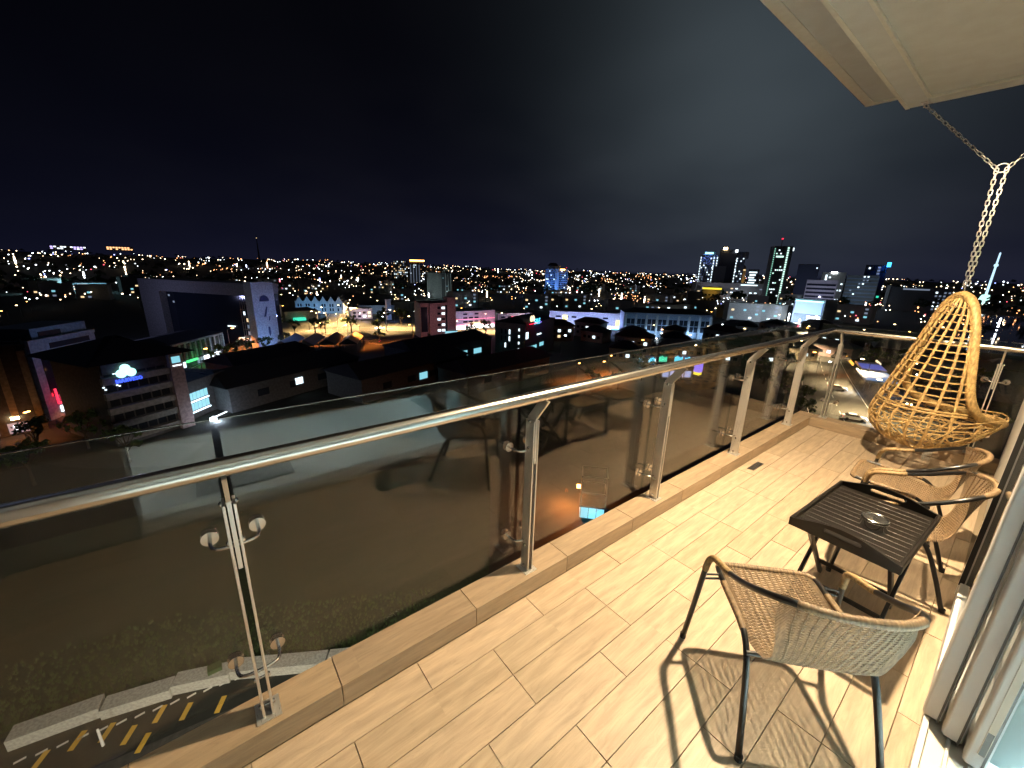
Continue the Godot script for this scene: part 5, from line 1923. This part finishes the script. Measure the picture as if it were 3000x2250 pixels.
func far_lights() -> void:
	var dot := SphereMesh.new()
	dot.radius = 0.5
	dot.height = 1.0
	dot.radial_segments = 6
	dot.rings = 3
	var kinds := [["warm_city_lights", M.dot_warm, "warm white lamp lights scattered over the far town and hills"], ["white_city_lights", M.dot_white, "cool white lamp lights scattered over the far town and hills"], ["orange_city_lights", M.dot_orange, "orange lamp lights scattered over the far town and hills"], ["blue_city_lights", M.dot_blue, "blue and violet lights scattered over the far town and hills"], ["red_city_lights", M.dot_red, "red lights scattered over the far town and hills"]]
	var placed := [[], [], [], [], []]
	var dens := noise(0.11, 71, 3)
	var tone := noise(0.07, 72, 2)
	# clusters: azimuth, distance, spread, count, kind
	var clusters := [[0.2, 1450, 60, 26, 0], [7.5, 1500, 90, 40, 2], [5.4, 1420, 30, 14, 3], [4.5, 1480, 40, 22, 0], [-8.0, 900, 60, 16, 1], [-10.5, 820, 40, 12, 3], [15.5, 900, 40, 34, 2], [17.5, 820, 40, 26, 0], [8.6, 700, 30, 14, 4], [29.5, 620, 60, 34, 2], [31, 700, 60, 30, 0], [28.3, 560, 22, 12, 4], [36, 1900, 160, 36, 1], [46, 560, 60, 44, 2], [50, 560, 50, 34, 0], [47, 520, 30, 18, 4], [53, 470, 40, 34, 1], [56, 430, 30, 26, 0], [66, 420, 26, 26, 1], [72.5, 330, 16, 34, 1], [73.6, 300, 10, 18, 4], [75, 300, 14, 20, 3], [79, 500, 40, 26, 1], [83, 700, 90, 34, 2], [87, 560, 60, 40, 3], [88.5, 430, 24, 20, 1], [85.5, 900, 100, 30, 0], [22, 560, 40, 24, 0], [12.5, 400, 20, 14, 0], [26.5, 420, 20, 18, 1], [34.5, 430, 24, 26, 0], [-5, 1200, 200, 30, 0], [-12, 1500, 200, 30, 0], [-1, 620, 40, 8, 0], [2.2, 520, 40, 8, 1], [13, 760, 40, 12, 3]]
	for c in clusters:
		for k in c[3]:
			var r: float = c[1] + rng.randfn() * c[2]
			var a: float = c[0] + rng.randfn() * rad_to_deg(c[2] / c[1]) * 1.25
			var kind: int = c[4] if rng.randf() < 0.72 else rng.randi() % 2
			placed[kind].append([a, maxf(r, 200.0), rng.randf_range(0.7, 1.35)])
	for i in 4600:
		var a := rng.randf_range(-17, 93)
		var r := 360.0 * pow(6.9, pow(rng.randf(), 0.8))
		var dn := dens.get_noise_2d(a * 2.2, r * 0.02)
		if dn < rng.randf_range(-0.25, 0.32) - (0.1 if a > 40 else 0.0):
			continue
		var tn := tone.get_noise_2d(a * 2.0, r * 0.02) + rng.randfn() * 0.25
		var kind := 0
		if tn > 0.20:
			kind = 1
		elif tn < -0.30:
			kind = 2
		if rng.randf() < 0.05:
			kind = 3 + rng.randi() % 2
		placed[kind].append([a, r, rng.randf_range(0.45, 1.0) * (1.35 if rng.randf() < 0.12 else 1.0)])
	for k in 5:
		var mm := MultiMesh.new()
		mm.transform_format = MultiMesh.TRANSFORM_3D
		mm.mesh = dot
		mm.instance_count = placed[k].size()
		for i in placed[k].size():
			var q: Array = placed[k][i]
			var p := Vector3(q[1] * sin(deg_to_rad(q[0])), 0, -q[1] * cos(deg_to_rad(q[0])))
			p.y = land(p.x, p.z) + rng.randf_range(4, 7)
			var s: float = q[2] * (0.30 + q[1] * 0.00125)
			mm.set_instance_transform(i, Transform3D(Basis().scaled(Vector3(s * rng.randf_range(1.0, 1.7), s, s)), p))
		var o := MultiMeshInstance3D.new()
		o.name = kinds[k][0]
		o.multimesh = mm
		o.material_override = kinds[k][1]
		add_child(o)
		tag(o, kinds[k][2], "city lights")
		o.set_meta("kind", "stuff")
	# nearer single lamps on posts
	var n_lamp := 0
	while n_lamp < 90:
		var a := rng.randf_range(-14, 88)
		var r := rng.randf_range(150, 380)
		if a < 10 and r < 240:
			continue
		if dens.get_noise_2d(a * 3.0, r * 0.05) < rng.randf_range(-0.4, 0.2):
			continue
		street_lamp(r * sin(deg_to_rad(a)), -r * cos(deg_to_rad(a)), rng.randf() * TAU, rng.randf_range(5, 8), "single small lamp on a post among the dark roofs of the town", "small lamps among the dark roofs", [M.lamp_warm, M.lamp_white, M.lamp_warm, M.lamp_orange][rng.randi() % 4], 0.0, WARM)
		n_lamp += 1


func streets() -> void:
	ribbon("orange_lit_road", [Vector2(-24, -112), Vector2(-12, -130), Vector2(-0.6, -148), Vector2(14, -180), Vector2(34, -191), Vector2(54.5, -178), Vector2(66, -158), Vector2(76, -136)], 11, M.asphalt, 0.03)
	ribbon("pale_lit_road", [Vector2(14, -196), Vector2(40, -207), Vector2(62, -209), Vector2(84, -201), Vector2(104, -176), Vector2(128, -164), Vector2(160, -158)], 15, M.lot, 0.045)
	ribbon("branch_road", [Vector2(52, -222), Vector2(64, -246), Vector2(79, -291), Vector2(96, -350)], 16, M.lot, 0.06)
	ribbon("side_street", [Vector2(62, -1), Vector2(95, -12), Vector2(113, -20), Vector2(150, -33), Vector2(190, -46), Vector2(250, -64), Vector2(312, -76)], 15, M.lot, 0.035)
	ribbon("lower_lane", [Vector2(-60, -99), Vector2(-31, -102), Vector2(-14, -88), Vector2(-4, -82)], 9, M.asphalt, 0.05, false)
	ribbon("inner_road", [Vector2(60, -72), Vector2(85, -72), Vector2(100, -76), Vector2(126, -72), Vector2(150, -58)], 9, M.asphalt, 0.04, false)
	var g := "orange street lamps along the bending road"
	for q in [[-16, -120, 0.6], [-1, -138, 0.6], [8, -178, 0.5], [22, -193, 2.0], [40, -182, -1.6], [52, -168, -2.0], [72, -160, 3.4]]:
		street_lamp(q[0], q[1], q[2], 8.0, "orange street lamp along the bending road below the portal building", g, M.lamp_orange, 560.0, ORANGE)
	g = "warm street lamps along the pale road"
	for q in [[24, -208, 0.4], [43, -217, 0.4], [62, -219, 0.0], [80, -211, 0.0], [92, -196, 0.9], [100, -188, 0.9], [64, -232, 0.3], [72, -256, 0.3], [80, -280, 0.3], [56, -236, 3.0], [118, -172, 1.2], [52, -200, 1.5], [74, -196, 1.5]]:
		street_lamp(q[0], q[1], q[2], 9.0, "warm white street lamp along the pale road in the middle of town", g, M.lamp_warm, 1900.0, WARM)
	g = "street lamps along the street on the right"
	for q in [[104, -8, 1.4], [124, -16, 1.4], [152, -25, 1.4], [176, -52, -1.6], [198, -56, -1.6], [232, -66, -1.6], [286, -78, -1.6], [300, -82, -1.6]]:
		street_lamp(q[0], q[1], q[2], 9.0, "street lamp along the lit street to the right of the railing corner", g, M.lamp_warm, 1000.0, Color(1.0, 0.88, 0.66))
	g = "orange lamps on the lane at the left"
	for q in [[-40, -101, 1.0], [-27, -104, 1.0]]:
		street_lamp(q[0], q[1], q[2], 5.0, "low orange lamp on the lane at the left edge", g, M.lamp_orange, 26.0, ORANGE)
	g = "orange lamps behind the glass"
	for q in [[92, -74, 0.2], [101, -78, 0.5], [84, -76, 0.5]]:
		street_lamp(q[0], q[1], q[2], 6.0, "orange lamp on the inner road seen through the railing glass", g, M.lamp_orange, 330.0, ORANGE)
	# cars
	car("white car with bright headlights on the street right of the railing corner", Vector2(116.9, -19.4), atan2(-0.33, -0.94), M.car_white, true)
	car("small white car farther up the lit street, beside the blue canopy", Vector2(145.1, -29.6), atan2(-0.33, -0.94), M.car_white, true)
	car("dark car parked at the kerb of the bending orange road", Vector2(58, -168), 0.9, M.car_dark, false)
	car("pale car on the pale road in front of the street trees", Vector2(74, -205), 1.7, M.car_white, true)
	# the forecourt beside the street
	var t := thing("filling_canopy", "blue-lit forecourt canopy with orange edge lights beside the street", "canopy", Vector3(150.5, GROUND, -22.5), deg_to_rad(19))
	bit(t, "canopy_roof", Vector3(-7.5, 4.4, -3.5), Vector3(7.5, 5.0, 3.5), M.white_wall)
	for x in [-5.5, 5.5]:
		bit(t, "post", Vector3(x - 0.15, 0, -0.15), Vector3(x + 0.15, 4.4, 0.15), M.post)
	bit(t, "blue_panel", Vector3(-7.4, 5.002, -3.3), Vector3(7.4, 5.05, 3.3), M.canopy_blue)
	bit(t, "edge_light", Vector3(-1.0, 5.06, -3.9), Vector3(7.6, 5.5, -3.52), M.shop_warm)
	omni(t, Vector3(0, 4.0, 5), 26.0, Color(0.6, 0.75, 1.0))
	t = thing("filling_canopy", "violet-blue forecourt canopy with yellow lights, farther up the street", "canopy", Vector3(168.0, GROUND, -27.5), deg_to_rad(19))
	bit(t, "canopy_roof", Vector3(-7.0, 4.4, -3.0), Vector3(7.0, 5.0, 3.0), M.white_wall)
	for x in [-5.0, 5.0]:
		bit(t, "post", Vector3(x - 0.15, 0, -0.15), Vector3(x + 0.15, 4.4, 0.15), M.post)
	bit(t, "blue_panel", Vector3(-6.9, 5.002, -2.9), Vector3(3.0, 5.05, 2.9), M.canopy_violet)
	bit(t, "edge_light", Vector3(-7.0, 5.5, -5.5), Vector3(8.0, 6.2, -5.1), M.neon_amber)
	bit(t, "edge_light", Vector3(6.0, 4.6, 3.2), Vector3(13.0, 5.1, 3.6), M.shop_warm)
	omni(t, Vector3(4, 4.0, -8), 30.0, ORANGE)
	# dark roofs right of the street, behind the swing
	var g3 := "dark roofs behind the hanging chair"
	for q in [[186, -12, 22, 0.2], [214, -22, 26, 0.3], [172, 2, 18, 0.0], [238, -38, 24, 0.3], [200, 6, 20, 0.1]]:
		var h := building("dark_hall", "low dark hall with a pitched roof behind the hanging chair", "building", Vector2(q[0], q[1] - q[2] / 2.0), Vector2(q[0] + q[2] * q[3], q[1] + q[2] / 2.0), 14, 4.6, M.dark_wall, g3)
		hip_roof(h, Vector2(q[2] * q[3], q[2]).length(), 14, 5.35, 2.4, 0.6, M.roof_metal, 2.0)
	# neon signs behind the glass
	var neon := [["long blue neon sign seen through the railing glass", Vector2(119, -80), 6.0, M.neon_cyan, "blue"], ["green neon sign seen through the railing glass", Vector2(126, -76.5), 3.0, M.neon_teal, "green"], ["second blue neon sign, right of the green one", Vector2(131, -73.5), 7.0, M.neon_cyan, "blue"]]
	for i in 3:
		var q: Array = neon[i]
		var n := thing("neon_sign", q[0], "sign", Vector3(q[1].x, GROUND, q[1].y), deg_to_rad(-58))
		bit(n, "board", Vector3(0, 1.0, -0.4), Vector3(q[2], 4.2, -0.2), M.logo_dark)
		for x in [0.2, q[2] - 0.2]:
			bit(n, "post", Vector3(x - 0.08, 0, -0.35), Vector3(x + 0.08, 1.0, -0.25), M.post)
		var k := 0.15
		while k < q[2] - 0.4:
			var gap: bool = i != 1 and absf(k - q[2] * 0.45) < 0.4
			if not gap:
				bit(n, "neon_bar", Vector3(k, 1.3 + 0.5 * absf(sin(k * 2.3)), -0.19), Vector3(k + 0.26, 3.9 - 0.5 * absf(cos(k * 1.7)), -0.05), q[3] if fmod(k, 1.9) < 1.4 else M.window_white if i == 0 else q[3])
			k += 0.38
		omni(n, Vector3(q[2] / 2, 3.0, 2.0), 5.0, Color(0.1, 0.7, 1.0) if i != 1 else Color(0.1, 1.0, 0.6))
	t = thing("lit_pillar", "violet-lit pillar with a yellow foot seen through the glass", "pillar", Vector3(127.0, GROUND, -62.5))
	bit(t, "shaft", Vector3(-1.0, 0.9, -1.0), Vector3(1.0, 4.6, 1.0), M.neon_violet)
	bit(t, "foot", Vector3(-0.9, 0, -0.9), Vector3(0.9, 0.88, 0.9), M.neon_yellow)
	t = building("glass_kiosk", "white glass-walled shop glowing lavender beyond the railing glass", "shop", Vector2(111, -66), Vector2(119, -60), 6, 3.4, M.white_wall)
	windows(t, FRONT, 0.3, 9.6, 4, 0.4, 3.0, 1, Vector2(1.9, 2.0), 1.0, [M.window_lavender])


func car(label: String, p: Vector2, yaw: float, paint: Material, lights: bool) -> void:
	var t := thing("car", label, "car", Vector3(p.x, GROUND + 0.06, p.y), yaw)
	var side := PackedVector2Array([Vector2(-2.15, 0.35), Vector2(2.15, 0.35), Vector2(2.2, 0.62), Vector2(2.05, 0.86), Vector2(1.15, 0.98), Vector2(-1.7, 1.02), Vector2(-2.12, 0.95), Vector2(-2.2, 0.6)])
	var turn := Transform3D(Basis(Vector3.UP, PI / 2), Vector3.ZERO)
	var b := MB.new()
	b.extrude(turn, side, 1.72)
	part("body", b, paint, t)
	b = MB.new()
	b.extrude(turn, PackedVector2Array([Vector2(1.1, 0.985), Vector2(0.35, 1.43), Vector2(-1.15, 1.45), Vector2(-1.75, 1.02)]), 1.46)
	part("cabin_glass", b, M.window_dark, t)
	b = MB.new()
	b.bx(Vector3(0, 1.452, 0.4), Vector3(1.38, 0.05, 1.5), 0.02)
	part("roof", b, paint, t)
	for x in [-0.76, 0.76]:
		for z in [-1.35, 1.35]:
			b = MB.new()
			b.lathe(Transform3D(Basis(Vector3(0, 0, 1), PI / 2), Vector3(x, 0.32, z)), [Vector2(0, -0.11), Vector2(0.30, -0.11), Vector2(0.32, -0.08), Vector2(0.32, 0.08), Vector2(0.30, 0.11), Vector2(0, 0.11)], 16)
			part("wheel", b, M.rubber, t)
		bit(t, "headlight", Vector3(x - 0.22 if x > 0 else x - 0.05, 0.6, -2.24), Vector3(x + 0.05 if x > 0 else x + 0.22, 0.78, -2.1), M.lamp_white if lights else M.window_dim)
		bit(t, "tail_light", Vector3(x - 0.15, 0.68, 2.1), Vector3(x + 0.15, 0.86, 2.2), M.neon_red)
	if lights:
		omni(t, Vector3(0, 0.9, -3.2), 9.0, Color(0.7, 0.85, 1.0), 0.2)


func foreground_below() -> void:
	# paved lane, pale ledge and grass bank straight below the railing
	var b := MB.new()
	b.quad(Vector3(-40, GROUND + 0.02, -34), Vector3(40, GROUND + 0.02, -24), Vector3(40, GROUND + 0.02, 6), Vector3(-40, GROUND + 0.02, 6), Vector3.UP)
	var lot := struct("parking_lane", b, M.lot)
	for q in [[-10.7, -33.0], [-9.2, -32.5], [-8.0, -31.4], [-6.4, -31.9], [-7.2, -30.2], [-4.9, -31.0], [-2.9, -30.1], [-12.4, -32.8]]:
		b = MB.new()
		b.bx(Vector3.ZERO, Vector3(0.34, 0.012, 1.25), 0.002)
		part("yellow_mark", b, M.paint_yellow, lot, Transform3D(Basis(Vector3.UP, -0.45), Vector3(q[0], GROUND + 0.03, q[1])))
	for i in 16:
		b = MB.new()
		b.bx(Vector3.ZERO, Vector3(0.55, 0.012, 0.16), 0.002)
		part("white_mark", b, M.paint_white, lot, Transform3D(Basis(Vector3.UP, 0.12), Vector3(-13.4 + i * 0.98, GROUND + 0.03, -33.6 + i * 0.16)))
	var t := thing("concrete_ledge", "pale stepped concrete ledge between the parking lane and the grass bank", "ledge", Vector3(0, GROUND, 0))
	var run := [[Vector2(-24, -37.0), Vector2(-14.9, -35.5)], [Vector2(-14.1, -35.4), Vector2(-9.6, -34.7)], [Vector2(-9.5, -34.4), Vector2(-5.6, -33.4)], [Vector2(-5.5, -33.6), Vector2(-2.0, -32.2)], [Vector2(-1.9, -32.4), Vector2(4.2, -28.8)], [Vector2(4.3, -28.7), Vector2(16, -22)]]
	for k in run.size():
		var a: Vector2 = run[k][0]
		var c: Vector2 = run[k][1]
		var d := (c - a)
		b = MB.new()
		b.box(Transform3D(Basis(Vector3(d.x, 0, d.y).normalized(), Vector3.UP, Vector3(-d.y, 0, d.x).normalized()), Vector3((a.x + c.x) / 2, 0.35 + 0.05 * (k % 2), (a.y + c.y) / 2)), Vector3(d.length(), 0.9, 1.25), 0.03)
		part("concrete_block", b, M.ledge, t)
	b = MB.new()
	b.bx(Vector3(-3.0, 0.95, -32.7), Vector3(0.9, 0.5, 0.7), 0.03)
	part("green_box", b, M.leaf, t)
	# bank
	b = MB.new()
	b.quad(Vector3(-60, GROUND + 0.06, -42.5), Vector3(-24, GROUND + 0.3, -37.6), Vector3(-24, GROUND + 3, -58), Vector3(-60, GROUND + 3, -60), Vector3.UP)
	b.quad(Vector3(-24, GROUND + 0.3, -37.6), Vector3(-5.5, GROUND + 0.3, -34.2), Vector3(-2, GROUND + 3, -58), Vector3(-24, GROUND + 3, -58), Vector3.UP)
	b.quad(Vector3(-5.5, GROUND + 0.3, -34.2), Vector3(16, GROUND + 0.3, -22.6), Vector3(34, GROUND + 3, -48), Vector3(-2, GROUND + 3, -58), Vector3.UP)
	struct("grass_bank", b, M.grass_soil)
	var blade := MB.new()
	for k in 7:
		var a := TAU * k / 7.0
		var d := Vector3(cos(a), 0, sin(a))
		blade.tri(d * 0.05, d * 0.05 + Vector3(-d.z, 0, d.x) * 0.05, d * (0.14 + 0.03 * (k % 3)) + Vector3(0, 0.34 + 0.1 * (k % 2), 0))
	var mm := MultiMesh.new()
	mm.transform_format = MultiMesh.TRANSFORM_3D
	mm.mesh = blade.mesh()
	mm.instance_count = 3000
	for i in 3000:
		var x := rng.randf_range(-24, 14)
		var z0 := -37.6 + (x + 24) * 0.184 if x < -5.5 else -34.2 + (x + 5.5) * 0.54
		var f := pow(rng.randf(), 2.0)
		var z := z0 - 0.4 - f * 6.0
		mm.set_instance_transform(i, Transform3D(Basis(Vector3.UP, rng.randf() * TAU).scaled(Vector3.ONE * rng.randf_range(0.5, 1.1)), Vector3(x, GROUND + 0.28 + 2.7 * (z0 - z) / 21.0, z)))
	var o := MultiMeshInstance3D.new()
	o.name = "bank_grass"
	o.multimesh = mm
	o.material_override = M.leaf
	add_child(o)
	tag(o, "rough green grass on the bank behind the concrete ledge", "grass")
	o.set_meta("kind", "stuff")
	# bollard light and lamps that light the lane
	t = thing("bollard_light", "slim white bollard standing in the parking lane below", "bollard", Vector3(-9.3, GROUND, -31.6))
	b = MB.new()
	b.lathe(Transform3D(), [Vector2(0.09, 0), Vector2(0.07, 1.5), Vector2(0.0, 1.55)], 12)
	part("post", b, M.paint_white, t)
	for x in [-13.0, -1.0, 10.0]:
		var wl := thing("wall_floodlight", "floodlight on the wall of the house far below the balcony, over the lane", "floodlight", Vector3(x, -15.0, 0.0), 0.0, "wall floodlights below the balcony")
		bit(wl, "housing", Vector3(-0.3, 0, -0.25), Vector3(0.3, 0.25, 0.1), M.post)
		bit(wl, "lamp_face", Vector3(-0.25, -0.03, -0.24), Vector3(0.25, -0.002, 0.05), M.lamp_warm)
		var sp := SpotLight3D.new()
		sp.name = "light"
		sp.position = Vector3(0, -0.3, -0.3)
		sp.rotation.x = -deg_to_rad(32)
		sp.light_energy = 460.0
		sp.light_color = Color(1.0, 0.95, 0.85)
		sp.light_size = 0.25
		sp.spot_angle = 34
		sp.spot_angle_attenuation = 0.6
		sp.spot_range = 90
		sp.spot_attenuation = 2
		sp.shadow_enabled = true
		wl.add_child(sp)
	# stair head with lit blue glass far below the glass panes
	t = thing("stair_kiosk", "glass stair head with blue-lit panels under an open steel frame, far below", "kiosk", Vector3(38.0, GROUND, -30.0), deg_to_rad(-48))
	bit(t, "back_wall", Vector3(-1.6, 0, -1.8), Vector3(1.6, 2.2, -1.65), M.grey_wall)
	for k in 3:
		bit(t, "glass_panel", Vector3(-1.5 + k * 1.02, 0.3, 1.2), Vector3(-0.55 + k * 1.02, 1.9, 1.26), M.window_cyan)
	bit(t, "side_panel", Vector3(-1.62, 0.3, -1.6), Vector3(-1.56, 1.9, 1.15), M.window_cyan)
	bit(t, "deck", Vector3(-1.8, 1.95, -1.9), Vector3(1.8, 2.1, 1.4), M.dark_wall)
	b = MB.new()
	for x in [-1.6, 1.6]:
		for z in [-1.7, 1.2]:
			b.cc(Vector3(x - 0.06, 2.1, z - 0.06), Vector3(x + 0.06, 6.4, z + 0.06))
	for y in [4.0, 6.3]:
		for z in [-1.7, 1.2]:
			b.cc(Vector3(-1.539, y - 0.05, z - 0.05), Vector3(1.539, y + 0.05, z + 0.05))
		for x in [-1.6, 1.6]:
			b.cc(Vector3(x - 0.05, y - 0.05, -1.639), Vector3(x + 0.05, y + 0.05, 1.139))
	part("steel_frame", b, M.grey_wall, t)
	bit(t, "wall_lamp", Vector3(-2.2, 3.2, -1.5), Vector3(-1.7, 3.6, -1.1), M.lamp_orange)
	omni(t, Vector3(-3.6, 2.4, -1.6), 130.0, ORANGE)
	omni(t, Vector3(0, 1.2, 2.6), 4.0, Color(0.4, 0.85, 1.0))


func city() -> void:
	city_materials()
	M.window_green = glow(0.35, 0.85, 0.65, 0.8)
	M.window_mint = glow(0.62, 1.0, 0.85, 1.4)
	M.window_lavender = glow(0.55, 0.60, 1.0, 0.8)
	M.panel_blue = glow(0.28, 0.52, 1.0, 1.0)
	M.neon_sky = glow(0.05, 0.45, 1.0, 3.5)
	M.neon_amber = glow(1.0, 0.52, 0.06, 1.4)
	M.canopy_blue = glow(0.22, 0.48, 1.0, 0.5)
	M.canopy_violet = glow(0.16, 0.20, 0.85, 0.5)
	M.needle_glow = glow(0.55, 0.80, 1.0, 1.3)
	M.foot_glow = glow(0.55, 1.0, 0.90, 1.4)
	M.ridge_violet = glow(0.55, 0.45, 1.0, 2.2)
	M.ridge_orange = glow(1.0, 0.50, 0.22, 2.2)
	M.dot_warm = glow(1.0, 0.76, 0.48, 9.0)
	M.dot_white = glow(0.82, 0.92, 1.0, 9.0)
	M.dot_orange = glow(1.0, 0.42, 0.16, 5.0)
	M.dot_blue = glow(0.32, 0.38, 1.0, 5.0)
	M.dot_red = glow(1.0, 0.12, 0.18, 4.0)
	terrain()
	streets()
	landmarks()
	towers()
	low_town()
	plants()
	far_lights()
	foreground_below()
